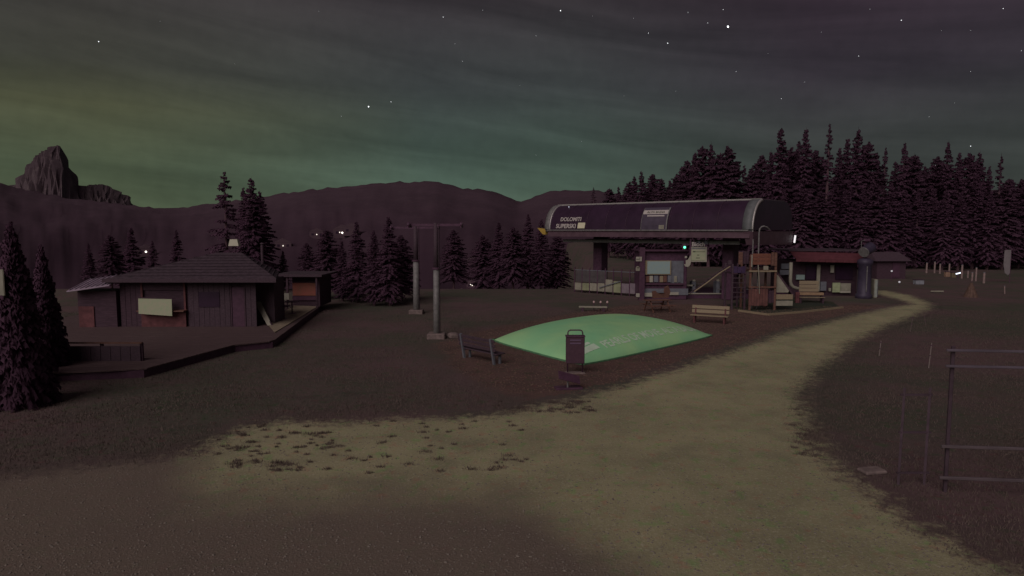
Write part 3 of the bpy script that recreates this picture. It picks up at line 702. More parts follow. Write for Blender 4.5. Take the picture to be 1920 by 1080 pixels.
# the cream banner under the serving window
sb = empty('cream_banner', (hx(297), hy-.52, DZ+.98), 'cream banner hung across the serving counter of the hut', 'banner')
b0 = D(265, 559, hy-.5); b1 = D(328, 559, hy-.5); zt = b0.z; zb_ = D(265, 588, hy-.5).z
wv = (b1.x-b0.x)
MB().add([(-wv/2, 0, zt-sb.location.z), (wv/2, -.02, zt-sb.location.z-.05), (wv/2, -.05, zb_-sb.location.z-.12), (-wv/2, -.03, zb_-sb.location.z), (-wv/2, .03, zt-sb.location.z), (wv/2, .01, zt-sb.location.z-.05), (wv/2, -.02, zb_-sb.location.z-.12), (-wv/2, 0, zb_-sb.location.z)],
   [(0, 1, 2, 3), (4, 7, 6, 5), (0, 4, 5, 1), (1, 5, 6, 2), (2, 6, 7, 3), (3, 7, 4, 0)]).build('cloth', SIGNG, sb)
MB().box((0, .0, zt-sb.location.z+.0), (wv+.1, .05, .05), (0, .028, 0)).build('rod', DWOOD, sb)
# east bar wing with the reddish mural
ey = 44.5
ex0, ex1 = (543-960)/F*ey, (600-960)/F*ey
bar = empty('bar_annex', ((ex0+ex1)/2, ey, DZ), 'small flat-roofed bar wing with a reddish mural beyond the hut', 'kiosk')
hw = (ex1-ex0)/2; zt = D(560, 517, ey).z-DZ
MB().box((0, 1.5, zt/2), (hw*2-.2, 2.8, zt)).build('wall', DWOOD, bar)
MB().box((-.1, .04, 1.15), (1.55, .05, .85)).build('mural', mat('mural_red', (.34, .10, .075), .7, .5, 1.7, .05, col2=(.24, .11, .07)), bar)
MB().box((-.1, .03, .55), (1.6, .06, .28)).build('dark_shelf', BLACK, bar)
MB().box((-.3, 1.1, zt+.06), (hw*2+1.3, 4, .12)).build('roof', SHINGLE, bar)
MB().box((-.3, -.92, zt+.07), (hw*2+1.3, .04, .17)).build('roof_edge', GWOOD, bar)
for s in (-1, 1): MB().box((s*(hw-.05), -.75, zt/2), (.12, .12, zt)).build('post', DWOOD, bar)
# folded parasol, pale leaning board, chair and tables on the terrace
p = G(508, 603, DZ); par = empty('folded_parasol', (p.x, p.y, DZ), 'folded dark parasol standing on the terrace beside the hut corner', 'parasol')
MB().cyl((0, 0, 0), (0, 0, 2.6), .03, .03, 8).build('pole', DSTEEL, par)
MB().lathe([(.05, 2.62), (.14, 2.3), (.20, 1.6), (.24, 1.0), (.17, .75), (.05, .74)], n=12).build('canopy', BLUE, par)
MB().lathe([(.3, 0), (.3, .08), (.06, .12)], n=14).build('foot', STONE, par)
a = D(480, 561, 36.4); b = G(505, 611, DZ)
lb = empty('leaning_board', (b.x, b.y, DZ), 'narrow pale board leaning down to the terrace beside the parasol', 'board')
d = a-lb.location
MB().extr([(d.x-.20, d.y, d.z), (d.x+.16, d.y, d.z+.02), (d.x+.18, d.y, d.z-.45), (.14, 0, .02), (-.10, 0, .02)], (0, .05, 0)).build('panel', PALEG, lb)
MB().beam((d.x+.17, d.y-.02, d.z-.4), (.16, -.02, .03), .05, .05).build('edge_rail', DWOOD, lb)
def terrace_table(px, py, label):
    p = G(px, py, DZ+.03); t = empty('terrace_table', (p.x, p.y, DZ+.03), label, 'table', group='tables on the hut terrace')
    MB().lathe([(.45, .72), (.47, .74), (.45, .76)], n=18).build('tabletop', DWOOD, t)
    MB().cyl((0, 0, .03), (0, 0, .72), .04, .04, 8).build('leg', DSTEEL, t); MB().lathe([(.25, 0), (.25, .02), (.05, .05)], n=14).build('foot', DSTEEL, t)
terrace_table(530, 598, 'dark round table on the terrace nearer to the folded parasol'); terrace_table(548, 588, 'dark round table on the terrace nearer to the reddish mural')
def chair(px, py, rz, m, label):
    p = G(px, py, DZ+.03); c = empty('terrace_chair', (p.x, p.y, DZ+.03), label, 'chair', rz)
    MB().box((0, 0, .45), (.44, .42, .04)).build('seat', m, c); MB().box((0, .2, .75), (.44, .03, .42), (-.12, 0, 0)).build('backrest', m, c)
    for sx in (-1, 1):
        for sy in (-1, 1): MB().cyl((sx*.19, sy*.18, 0), (sx*.19, sy*.18, .45), .018, .018, 6).build('leg', m, c)
chair(536, 578, .4, WHITE, 'pale chair on the terrace in front of the bar wing')
# pale trapezoid lamp shade behind the roof
p = D(440, 461, 43); lp = empty('post_lamp', (p.x, 43, 0), 'unlit lamp with a pale trapezoid shade rising behind the hut roof', 'lamp')
MB().cyl((0, 0, -.5), (0, 0, p.z), .05, .04, 8).build('post', DSTEEL, lp)
MB().add([(-.33, -.2, p.z), (.33, -.2, p.z), (.33, .2, p.z), (-.33, .2, p.z), (-.24, -.14, p.z+.42), (.22, -.14, p.z+.42), (.22, .14, p.z+.42), (-.24, .14, p.z+.42)],
   [(0, 3, 2, 1), (4, 5, 6, 7), (0, 1, 5, 4), (1, 2, 6, 5), (2, 3, 7, 6), (3, 0, 4, 7)]).build('shade', LSHADE, lp)
# pale board cut by the left edge of the view
p0 = D(2, 505, 20); p1 = D(11, 555, 20)
eb = empty('pale_board', (p0.x-.4, 20, -.1), 'pale upright board cut off by the left edge of the view', 'sign')
MB().cbox((-.05, 0, (p0.z+p1.z)/2+.1), (1.05, .05, p0.z-p1.z)).build('panel', PALEG, eb)
for s in (-.4, .3): MB().cyl((s, .06, 0), (s, .06, p1.z+.3), .035, .035, 6).build('post', DSTEEL, eb)

# ------------------------------------------------------------------ two lift pylons in the middle
def pylon(px, ybase, ytop, rad, label, arm):
    b = G(px, ybase); t = D(px, ytop, b.y).z
    o = empty('lift_pylon', (b.x, b.y, 0), label, 'pylon', group='pylons of the lift')
    MB().cyl((0, 0, -.3), (0, 0, t*.60), rad*1.1, rad*.88, 14).build('pole', STEEL, o, True)
    MB().cyl((0, 0, t*.60), (0, 0, t), rad*.8, rad*.6, 14).build('upper_pole', GWOOD, o, True)
    MB().cbox((0, 0, .12), (.9, .9, .3), .04).build('foundation', STONE, o)
    MB().beam((-arm, 0, t-.1), (arm, 0, t-.1), .11, .12).build('crossarm', DSTEEL, o)
    MB().cyl((0, 0, t*.60), (0, 0, t*.60+.10), rad*1.15, rad*1.15, 14).build('collar', DSTEEL, o)
    for s in (-1, 1):
        q = MB(); q.beam((s*arm, -.6, t-.2), (s*arm, .6, t-.2), .05, .08)
        sh = q.build('sheave_beam', DSTEEL, o)
        for k in (-.45, -.15, .15, .45): MB().cyl((s*arm-.04, k, t-.08), (s*arm+.04, k, t-.08), .11, .11, 12).build('sheave', DSTEEL, sh)
    lad = MB()
    for k in range(int(t/.35)): lad.cyl((rad*1.0, -.14, .5+k*.33), (rad*1.0, .14, .5+k*.33), .012, .012, 4)
    for s in (-1, 1): lad.cyl((rad*1.02, s*.14, .3), (rad*1.02, s*.14, t), .012, .012, 4)
    lad.build('ladder', GWOOD, o)
pylon(781, 588, 424, .20, 'slim grey lift pylon standing further back on the left of the pair', 1.5)
pylon(819, 634, 418, .16, 'slim grey lift pylon nearer to the bench on the right of the pair', 1.3)
p = G(822, 634); st = MB().cbox((0, 0, .12), (.5, .45, .3), .08, (.1, .05, .5)).build('boulder', STONE); st.location = (p.x+.75, p.y, 0)
tag(st, 'pale block of stone beside the foot of the nearer pylon', 'stone')

# ------------------------------------------------------------------ chairlift station
A0 = Vector((2.95, 59.5, 0)); A1 = Vector((16.9, 47.0, 0)); LEN = (A1-A0).length
ang = math.atan2(A1.y-A0.y, A1.x-A0.x)
st = empty('lift_station', (A0.x, A0.y, 0), 'chairlift station with a long dark glazed hood, pale edge rails and a curved end arch', 'lift station', ang)
# local frame: x along the long side (0 left .. LEN right), y to the back, z up
ZB = 5.45; ZT = 7.62; WD = 8.0
def prof(t):    # front curve, t 0 bottom .. 1 top
    a = t*PI/2*.95; return (1.75*(1-math.cos(a)), ZB+(ZT-ZB)*math.sin(a)/math.sin(PI/2*.95))
npan = 9; x_l, x_r = .55, LEN-.75
for i in range(npan):
    xa = x_l+(x_r-x_l)*i/npan+.025; xb = x_l+(x_r-x_l)*(i+1)/npan-.025; g = MB(); k = 8
    for q in range(k+1):
        yy, zz = prof(q/k); g.v += [(xa, yy, zz), (xb, yy, zz), (xa, yy+.04, zz-.02), (xb, yy+.04, zz-.02)]
    for q in range(k): g.f += [(q*4, q*4+1, q*4+5, q*4+4), (q*4+2, q*4+6, q*4+7, q*4+3)]
    g.build('glass_pane', GLASS, st, True)
    if i:
        g = MB(); pts = [(xa-.025, prof(q/8)[0]-.012, prof(q/8)[1]+.012) for q in range(9)]; g.tube(pts, .012, 5); g.build('mullion', DSTEEL, st)
def arch(x0, x1, m, name, both=False):
    g = MB(); k = 12; R = []
    for q in range(k+1): R.append(prof(q/k))
    B = [(WD-y, z) for y, z in R[::-1]] if both else []
    P = R+B
    for y, z in P:
        yc = min(max(y, 0), WD)
        inn = .10
        g.v += [(x0, y-.05*(1 if y < WD/2 else -1), z+.05), (x1, y-.05*(1 if y < WD/2 else -1), z+.05), (x0, y+(inn if y < WD/2 else -inn), z-inn), (x1, y+(inn if y < WD/2 else -inn), z-inn)]
    for q in range(len(P)-1): b = q*4; g.f += [(b, b+1, b+5, b+4), (b+2, b+6, b+7, b+3), (b, b+4, b+6, b+2), (b+1, b+3, b+7, b+5)]
    return g.build(name, m, st, True)
arch(.0, .5, STEEL, 'end_arch'); arch(.45, .56, ALU, 'arch_trim')
arch(LEN-.75, LEN-.08, mat('arch_grey', (.14, .15, .15), .5, .15, 3, .03), 'end_arch'); arch(LEN-.08, LEN+.02, ALU, 'arch_trim')
MB().box((LEN/2, 1.72, ZT+.05), (LEN-.2, .10, .10)).build('top_rail', ALU, st)
MB().box((LEN/2, -.03, ZB-.02), (LEN-.6, .08, .09)).build('bottom_rail', STEEL, st)
MB().box((LEN/2, WD/2, ZT+.02), (LEN-.3, WD-3.4, .10)).build('roof', HOODR, st)
g = MB(); k = 8
for q in range(k+1):
    yy, zz = prof(q/k); g.v += [(.2, WD-yy, zz), (LEN-.2, WD-yy, zz)]
for q in range(k): g.f.append((q*2, q*2+1, q*2+3, q*2+2))
g.build('rear_shell', HOOD, st, True)
# end glazing
for xe in (.03, LEN-.12):
    poly = [(xe, prof(q/8)[0], prof(q/8)[1]) for q in range(9)]+[(xe, WD-prof(q/8)[0], prof(q/8)[1]) for q in range(8, -1, -1)]
    MB().extr(poly, (.06, 0, 0)).build('end_glazing', GLASS, st)
MB().box((LEN/2, .12, ZB-.32), (LEN-.5, .12, .5)).build('fascia', HOOD, st)
MB().box((LEN/2, WD-.12, ZB-.32), (LEN-.5, .12, .5)).build('fascia', HOOD, st)
MB().box((LEN/2, WD/2, ZB-.5), (LEN-.6, WD-.4, .1)).build('soffit', DSTEEL, st)
MB().add([(LEN-.7, .0, ZB-.1), (LEN+.02, .0, ZB-.1), (LEN+.02, WD, ZB-.1), (LEN-.7, WD, ZB-.1), (LEN-.55, .3, ZB-1.05), (LEN-.05, .3, ZB-1.05), (LEN-.05, WD-.1, ZB-1.15), (LEN-.55, WD-.1, ZB-1.15)],
   [(0, 3, 2, 1), (4, 5, 6, 7), (0, 1, 5, 4), (1, 2, 6, 5), (2, 3, 7, 6), (3, 0, 4, 7)]).build('end_skirt', HOOD, st)
# yellow nose of the rope guide at the far end
MB().add([(-1.0, .1, ZB+.18), (-.05, .1, ZB+.05), (-.05, .1, ZB-.42), (-.35, .1, ZB-.40), (-1.0, .6, ZB+.18), (-.05, .6, ZB+.05), (-.05, .6, ZB-.42), (-.35, .6, ZB-.40)],
   [(0, 1, 2, 3), (4, 7, 6, 5), (0, 4, 5, 1), (1, 5, 6, 2), (2, 6, 7, 3), (3, 7, 4, 0)]).build('guide_nose', YEL, st)
# lit tube lamp at the far right corner
tb_ = MB().cyl((LEN+.1, WD+.05, ZB-1.0), (LEN+.16, WD+.05, ZB-.42), .07, .07, 10).build('tube_lamp', lamp('lit_tube', (1, .97, 1), .75), st)
# superstructure: columns, machinery beam, bullwheel
for x, yy in ((3.2, 4), (15.4, 4)):
    MB().cbox((x, yy, 2.5), (.9, 1.1, 5.0), .06).build('support_column', DSTEEL, st)
MB().cyl((4.2, 4, 4.4), (4.2, 4, 4.65), 2.2, 2.2, 32).build('bullwheel', DSTEEL, st)
for yy in (1.4, 6.6): MB().beam((1, yy, 4.5), (LEN-1.5, yy, 4.5), .14, .25).build('guide_rail', STEEL, st)
def station_chair(x, yy):
    h = MB().tube([(x, yy, 4.5), (x+.05, yy, 3.7), (x+.5, yy, 2.6), (x+.5, yy, 1.5)], .045).build('chair_hanger', STEEL, st)
    MB().cbox((x+.15, yy, .95), (.5, 2.2, .1), .03).build('chair_seat', DSTEEL, st)
    MB().cbox((x+.5, yy, 1.35), (.1, 2.2, .8), .03, (0, -.15, 0)).build('chair_back', DSTEEL, st)
station_chair(7.4, 6.6)
# lettering on the glass
def glass_point(x, t): yy, zz = prof(t); return (x, yy-.03, zz+.01)
a1 = prof(.12); a2 = prof(.34); tilt = math.atan2(a2[1]-a1[1], a2[0]-a1[0])
put_text('lettering', 'DOLOMITI', .47, INKW, st, (2.75, prof(.24)[0]-.05, prof(.24)[1]), (tilt, 0, 0), .004, bold=.012)
put_text('lettering', 'SUPERSKI', .52, INKW, st, (2.3, prof(.05)[0]-.05, prof(.05)[1]), (tilt+.05, 0, 0), .004, bold=.014)
MB().box((3.95, prof(.10)[0]-.04, prof(.10)[1]+.05), (.75, .01, .5), (tilt-PI/2, 0, 0)).build('emblem', mat('emblem_cream', (.66, .64, .44), .5, .1, 3, 0), st)
# banner panel following the glass
def strip(xa, xb, t0, t1, m, name, off=.07, th=.03, skew=0):
    g = MB(); k = 6
    for q in range(k+1):
        yy, zz = prof(t0+(t1-t0)*q/k); s = skew*(t0+(t1-t0)*q/k)
        g.v += [(xa+s, yy-off, zz+off*.3), (xb+s, yy-off, zz+off*.3), (xa+s, yy-off+th, zz), (xb+s, yy-off+th, zz)]
    for q in range(k): b = q*4; g.f += [(b, b+1, b+5, b+4), (b+2, b+6, b+7, b+3), (b, b+4, b+6, b+2), (b+1, b+3, b+7, b+5)]
    g.f += [(0, 2, 3, 1), (k*4, k*4+1, k*4+3, k*4+2)]
    return g.build(name, m, st)
pc = 10.9; pw = 1.15
strip(pc-pw, pc+pw, .0, .62, mat('banner_slate', (.075, .058, .085), .6, .15, 2, .02), 'banner_panel')
strip(pc-pw+.02, pc+pw-.02, .40, .52, INKW, 'banner_stripe', .085, .012)
strip(pc-pw+.45, pc+pw-.35, .335, .365, INKW, 'banner_line', .085, .012)
strip(pc+pw-.10, pc+pw, .0, .60, STEEL, 'banner_edge', .10, .03); strip(pc-pw, pc-pw+.04, .0, .60, STEEL, 'banner_edge', .10, .03)
strip(pc+.45, pc+pw-.25, .02, .11, PALEG, 'banner_logo', .085, .012)
put_text('lettering', 'ALTA BADIA', .28, INKD, st, (pc, prof(.42)[0]-.12, prof(.42)[1]+.06), (tilt-.5, 0, 0), .003)
MB().box((1.9, prof(.75)[0]-.05, prof(.75)[1]+.05), (.07, .05, .07)).build('edge_lamp', lamp('dim_white', (.8, .85, 1), .5), st)

# operator booth beneath the hood (own thing), in front plane
by = 52.0
def bxp(px, y=by): return (px-960)/F*y
ob = empty('operator_booth', (bxp(1246), by, 0), 'dark operator booth under the station hood with an info board on its front', 'booth')
bw = bxp(1291)-bxp(1204)
MB().cbox((0, 1.5, 1.9), (bw, 2.8, 3.8), .04).build('wall', DSTEEL, ob)
MB().box((0, 1.4, 3.86), (bw+.5, 3.4, .12)).build('roof', BLACK, ob)
c0 = bxp(1203)-ob.location.x
MB().box((c0, -.1, 2.05), (.42, .42, 4.1)).build('corner_column', BLACK, ob)
def pane_on(obj, y, xa, xb, ya, yb, m, name, th=.05, dy=0):
    a = D(xa, ya, y+dy); b = D(xb, yb, y+dy); l = obj.location
    return MB().box(((a.x+b.x)/2-l.x, dy, (a.z+b.z)/2-l.z), (b.x-a.x, th, a.z-b.z)).build(name, m, obj)
pane_on(ob, by, 1257.5, 1281, 489, 531, GREYB, 'window', .04, .06)
pane_on(ob, by, 1210, 1281, 531, 534, BLACK, 'sill', .15, -.04)
pane_on(ob, by, 1206, 1290, 541, 553, GREYB, 'base_panel', .05, .06)
pane_on(ob, by, 1205, 1223, 549, 556, WHITE, 'pale_plinth', .06, -.02); pane_on(ob, by, 1243, 1272, 548, 553, WHITE, 'pale_plinth', .06, -.02)
ib = empty('info_board', (bxp(1233), by-.1, D(1233, 516, by).z), 'large pale green piste map board on the front of the booth', 'board')
pane_on(ib, by-.1, 1209.5, 1258, 488.5, 515, PWOOD, 'frame', .04, 0); pane_on(ib, by-.1, 1214, 1256, 490, 513.5, BOARDB, 'map_panel', .03, -.035)
for i, (xa, xb, m) in enumerate(((1211, 1217, OWOOD), (1218, 1224, WHITE), (1226, 1234, GREYB), (1237, 1243, PWOOD), (1244, 1250, OWOOD), (1252, 1259, GREYB), (1264, 1269, PALEG), (1271, 1276, GREYB))):
    o = pane_on(ob, by, xa, xb, 517+random.uniform(-1, 1), 529, m, 'leaflet_panel', .04, -.03)
def small_sign(px, y, ya, yb, w, m, label, cat='sign', name='small_sign'):
    a = D(px, ya, y); b = D(px, yb, y)
    o = empty(name, (a.x, y, b.z), label, cat)
    MB().cbox((0, 0, (a.z-b.z)/2), (w/F*y, .04, a.z-b.z), .01).build('plate', m, o)
    MB().box((0, .05, (a.z-b.z)/2), (.05, .08, (a.z-b.z)*.6)).build('bracket', DSTEEL, o)
    return o
cy = by-.36
s1 = small_sign(1198, cy, 481.5, 490, 11, WHITE, 'small pale plate with a gate symbol high on the booth corner column')
MB().box((-.1, -.03, .17), (.2, .02, .05)).build('symbol', INKD, s1); MB().box((.06, -.03, .2), (.05, .02, .2)).build('symbol', INKD, s1)
s2 = small_sign(1196, cy, 501, 508, 8, PALEG, 'pale rounded plate lower on the booth corner column'); MB().lathe([(.02, 0), (.12, .03), (.12, .09), (.02, .12)], (0, 0, .26), 12).build('cap', PALEG, s2)
small_sign(1196, cy, 550, 557, 7, WHITE, 'pale square plate near the foot of the booth corner column')
# white notice board hung under the hood
ny = 50.5
nbd = empty('notice_board', (bxp(1309.5, ny), ny, D(1309, 491, ny).z), 'cream notice board with a dark headline hanging under the hood by the green light', 'sign')
def onb(xa, xb, ya, yb, m, nm, dy=0, th=.04): return pane_on(nbd, ny, xa, xb, ya, yb, m, nm, th, dy)
onb(1294.5, 1325, 463, 491, WHITE, 'frame'); onb(1296.5, 1323, 469, 488.5, SIGNG, 'panel', -.03)
onb(1297, 1322.5, 465, 466.3, GREYB, 'print_line', -.03, .03)
for xa, xb, ya, yb in ((1299, 1304, 470.5, 473), (1304.5, 1322, 471.5, 472.5), (1307, 1311, 477.5, 479), (1305, 1312, 483, 484.5)): onb(xa, xb, ya, yb, INKD, 'print_line', -.05, .01)
for xa in (1300, 1320): onb(xa, xa+1.5, 446, 463, DSTEEL, 'hanger', .03)
put_text('lettering', 'Bioch', .44, INKW, nbd, (bxp(1308, ny)-nbd.location.x, -.1, D(0, 461.5, ny).z-nbd.location.z), (PI/2, 0, 0), .01, bold=.012)
onb(1299, 1319, 454.5, 463, BLUE, 'header_panel', .0)
s3 = small_sign(1324, ny-.1, 451, 458, 6.5, GREYB, 'small grey square symbol plate above the notice board on the right')
s4 = small_sign(1311, ny-.1, 452, 456, 4, GREYB, 'tiny grey plate above the word on the notice board')
hs = empty('white_pictogram', (bxp(1290, ny), ny-.1, D(0, 500, ny).z), 'white bent arrow-like pictogram panel left of the notice board', 'sign')
def W2(x, y): q = D(x, y, ny-.1); return (q.x-hs.location.x, 0, q.z-hs.location.z)
MB().extr([W2(*q) for q in ((1295, 478), (1296, 490), (1294, 497), (1290, 500.5), (1285, 499.5), (1282.5, 495.5), (1286, 495.5), (1286, 488), (1290, 487))], (0, .05, 0)).build('panel', WHITE, hs)
MB().extr([W2(*q) for q in ((1284.5, 480), (1288, 480), (1288.5, 483.5), (1284, 484))], (0, .05, 0)).build('panel', WHITE, hs)
MB().box((.15, .08, 1.5), (.1, .1, 2.6)).build('post', DSTEEL, hs)
gl = empty('green_signal_lamp', (bxp(1282, ny), ny-.2, D(0, 463, ny).z), 'small glowing green signal lamp under the station hood', 'lamp')
MB().cbox((0, .12, 0), (.3, .2, .5), .03).build('housing', DSTEEL, gl)
MB().cyl((0, -.03, -.02), (0, .04, -.02), .085, .085, 14).build('lens', lamp('green_light', (.10, 1.0, .45), 3.0), gl)
# glazed wind fence on the left of the booth
f0 = G(1077, 547.5); f1 = G(1196, 556.5); fl_ = (f1-f0).length; fa = math.atan2(f1.y-f0.y, f1.x-f0.x)
wf = empty('platform_fence', (f0.x, f0.y, 0), 'low fence of pale panels with dark netting above it left of the booth', 'fence', fa)
npn = 8
for i in range(npn):
    x0 = fl_*i/npn; wdt = fl_/npn
    hgt = (.62, .62, .66, .70, 1.05, .95, .80, .85)[i]
    m = (PALEG, mat('panel_moss', (.27, .29, .17), .7, .2, 2, .1), PALEG, PALEG, PALEG, mat('panel_moss', (.2, .2, .2)), mat('panel_violet', (.22, .18, .20), .7, .2, 2, .1), MATS['panel_violet'] if 'panel_violet' in MATS else PALEG)[i]
    MB().cbox((x0+wdt/2, 0, .22+hgt/2), (wdt-.10, .05, hgt), .01).build('panel', m, wf)
    MB().box((x0, .04, 1.1), (.07, .07, 2.2)).build('post', DSTEEL, wf)
MB().box((fl_*.27, .03, 1.45), (fl_*.50, .02, 1.0)).build('wind_net', mat('net_dark', (.085, .075, .075), .8, .2, 3, .1), wf)
MB().box((fl_*.5, .04, 1.98), (fl_, .06, .05)).build('rail', GREYB, wf)
MB().beam((fl_*.42, -.12, .55), (fl_*.75, -.12, 1.2), .06, .06).build('brace', GREYB, wf)
# raised boarding platform and its pale edge
pf = empty('boarding_platform', (bxp(1330, 52), 54, 0), 'low dark boarding platform with a pale edge under the station hood', 'platform')
MB().box((2.2, 2, .18), (9, 6, .36)).build('slab', DSTEEL, pf)
MB().box((.2, -1.04, .40), (3.4, .1, .09)).build('edge_strip', WHITE, pf)
MB().box((-1.2, -1.02, 1.05), (.7, .06, .12)).build('edge_sign', WHITE, pf)
MB().box((2.3, -1.05, .75), (2.6, .1, .06)).build('edge_strip', STEEL, pf)
# turnstile boxes under the hood
for i, (px, lab) in enumerate(((1300, 'grey ticket gate on the boarding platform right under the notice board'), (1345, 'grey ticket gate on the boarding platform left of the climbing frame'))):
    t = empty('ticket_gate', (bxp(px, 53.4), 53.4, .36), lab, 'turnstile')
    MB().cbox((0, 0, .5), (.28, .9, 1.0), .04).build('housing', GREYB, t); MB().cyl((.14, -.2, .8), (.75, -.2, .8), .02, .02, 6).build('arm', STEEL, t)
    MB().cbox((0, -.3, 1.08), (.2, .2, .14), .02).build('reader', WHITE, t)

# ------------------------------------------------------------------ bouncing pillow
Lc, Nc, Rc = G(913, 638), G(1092, 688), G(1345, 630)
Fc = Lc+(Rc-Nc)
pil = empty('bouncing_pillow', ((Lc.x+Rc.x)/2, (Lc.y+Rc.y)/2, 0), 'big green inflated bouncing pillow with white lettering, lying in the mulch', 'bouncing pillow')
pc_ = Vector((pil.location.x, pil.location.y, 0))
def pil_pt(u, v, off=0):   # u along near long edge N->R (-1..1), v from near edge (-1) to far edge (1)
    a = Nc.lerp(Rc, (u+1)/2); b = Lc.lerp(Fc, (u+1)/2); p = a.lerp(b, (v+1)/2)
    # soft outline: pull corners in a little
    k = 1-.05*(abs(u)**4)*(abs(v)**4); p = pc_+(p-pc_)*k
    h = 1.0*(max(0, 1-abs(u)**2.6)**.62)*(max(0, 1-abs(v)**2.4)**.62)
    return Vector((p.x-pc_.x, p.y-pc_.y, h+.0+off))
g = MB(); n = 72
def wv_(t): return math.sin(t*PI/2)*.35+t*.65
for j in range(n+1):
    for i in range(n+1): g.v.append(tuple(pil_pt(wv_(i/n*2-1), wv_(j/n*2-1))))
g.f = [(j*(n+1)+i, j*(n+1)+i+1, (j+1)*(n+1)+i+1, (j+1)*(n+1)+i) for j in range(n) for i in range(n)]
g.build('membrane', PILLOW, pil, True)
rim = MB(); pts = [pil_pt(u, -1, .03) for u in np.linspace(-1, 1, 20)]+[pil_pt(1, v, .03) for v in np.linspace(-1, 1, 16)][1:]+[pil_pt(u, 1, .03) for u in np.linspace(1, -1, 20)][1:]+[pil_pt(-1, v, .03) for v in np.linspace(1, -1, 16)][1:]
rim.tube(pts, .045, 6).build('hem', mat('hem_green', (.10, .24, .12)), pil)
def wrap_on(me, u0, u1, v0, v1):
    xs_ = [v.co.x for v in me.vertices]; ys_ = [v.co.y for v in me.vertices]; a, b, c, d = min(xs_), max(xs_), min(ys_), max(ys_)
    for v in me.vertices:
        u = u0+(u1-u0)*(v.co.x-a)/(b-a); w_ = v0+(v1-v0)*(v.co.y-c)/(d-c); v.co = pil_pt(u, w_, .014)
def dense_text(name, s, m):
    me = text_mesh(name, s, 1, m, 0, 'LEFT', .02); bm = bmesh.new(); bm.from_mesh(me)
    bmesh.ops.triangulate(bm, faces=bm.faces); bmesh.ops.subdivide_edges(bm, edges=bm.edges, cuts=2, use_grid_fill=True); bmesh.ops.triangulate(bm, faces=bm.faces)
    bm.to_mesh(me); bm.free(); return me
PTX = mat('print_pale', (.62, .82, .60), .6, .08, 3, 0)
me = dense_text('lettering', 'PEARLS OF MOVE. ALTA BADIA', PTX); wrap_on(me, -.60, .84, -.86, -.71); link(bpy.data.objects.new('lettering', me), pil)
def bar_on(u0, u1, v0, v1, nm):
    g = MB(); k = 14
    for j in range(7):
        for i in range(k+1):
            sh = .0*math.sin(i*.9); g.v.append(tuple(pil_pt(u0+(u1-u0)*i/k, v0+(v1-v0)*j/6+sh*(1 if j in (0, 6) else 0), .014)))
    g.f = [(j*(k+1)+i, j*(k+1)+i+1, (j+1)*(k+1)+i+1, (j+1)*(k+1)+i) for j in range(6) for i in range(k)]
    g.build(nm, PTX, pil)
bar_on(-.88, -.72, -.60, -.54, 'logo_bar'); bar_on(-.90, -.68, -.68, -.625, 'logo_bar'); bar_on(-.91, -.66, -.82, -.70, 'logo_bar')

# ------------------------------------------------------------------ waste bin
p = G(1078, 700); bn = empty('waste_bin', (p.x, p.y, 0), 'dark rectangular waste bin on a bent tube frame in front of the green pillow', 'bin', -.03)
def BX(x): return (x-1078)/F*p.y
def BZ(y): return CH-(y-HOR)/F*p.y*1.0
zb0, zt0 = BZ(683), BZ(632)
MB().cbox((0, 0, (zb0+zt0)/2), (BX(1095)-BX(1060), .34, zt0-zb0), .02).build('container', BIN, bn)
MB().cbox((0, 0, zt0+.015), (BX(1096)-BX(1059), .38, .04), .01).build('lid', DSTEEL, bn)
r_ = .026; xl, xr = BX(1064), BX(1092); zt1 = BZ(620)
MB().tube([(xl, .0, -.05), (xl, 0, zt1-.10), (xl+.03, 0, zt1-.03), (xl+.1, 0, zt1), (xr-.1, 0, zt1), (xr-.03, 0, zt1-.03), (xr, 0, zt1-.10), (xr, 0, -.05)], r_, 10).build('tube_frame', STEEL if False else DSTEEL, bn, True)
MB().box((0, -.18, zt0-.12), (.42, .012, .055)).build('label_strip', VIO, bn)
MB().box((0, -.18, zt0-.24), (.42, .012, .055)).build('label_strip', VIO, bn)
MB().box((.0, 0, .02), (.75, .3, .06)).build('base_plate', STONE, bn)
# tilted little board
p = G(1067, 730); tb2 = empty('tilted_board', (p.x, p.y, 0), 'small dark tilted board on a stub post below the waste bin', 'sign', .15)
MB().cyl((-.05, 0, -.05), (-.05, 0, .38), .03, .03, 8).build('post', STEEL, tb2)
MB().cbox((0, 0, .42), (.78, .42, .04), .01, (.5, .28, 0)).build('panel', BLACK, tb2)
MB().cbox((0, .1, .03), (.95, .45, .08), .02).build('foot', BLACK, tb2)

# ------------------------------------------------------------------ benches
def bench(x, y, rz, L_, m, mleg, label, slats=2, group=None, slat_h=.14):
    o = empty('park_bench', (x, y, 0), label, 'bench', rz, group)
    seat = [(-.20, .455), (-.03, .45), (.14, .445)]
    for yy, zz in seat: MB().cbox((0, yy, zz), (L_, .155, .05), .008).build('seat_slat', m, o)
    for k in range(slats):
        zz = .60+k*(slat_h+.05); MB().cbox((0, .26+.03*k, zz+slat_h/2-.04), (L_, .045, slat_h), .008, (-.14, 0, 0)).build('backrest_slat', m, o)
    for s in (-1, 1):
        f_ = s*(L_/2-.22)
        MB().cbox((f_, -.16, .21), (.1, .09, .44), .01).build('leg', mleg, o)
        MB().beam((f_, .14, -.02), (f_, .34, .60+slats*(slat_h+.05)-.06), .09, .09).build('leg', mleg, o)
        MB().beam((f_, -.22, .40), (f_, .2, .39), .08, .07).build('bearer', mleg, o)
    return o
p = G(1330, 606); bench(p.x, p.y, -.48, 2.15, PWOOD, RWOOD, 'pale wooden bench facing the camera beyond the right end of the pillow', 2, None, .20)
a = G(862, 672); b = G(922, 686); ang_b = math.atan2(b.y-a.y, b.x-a.x)
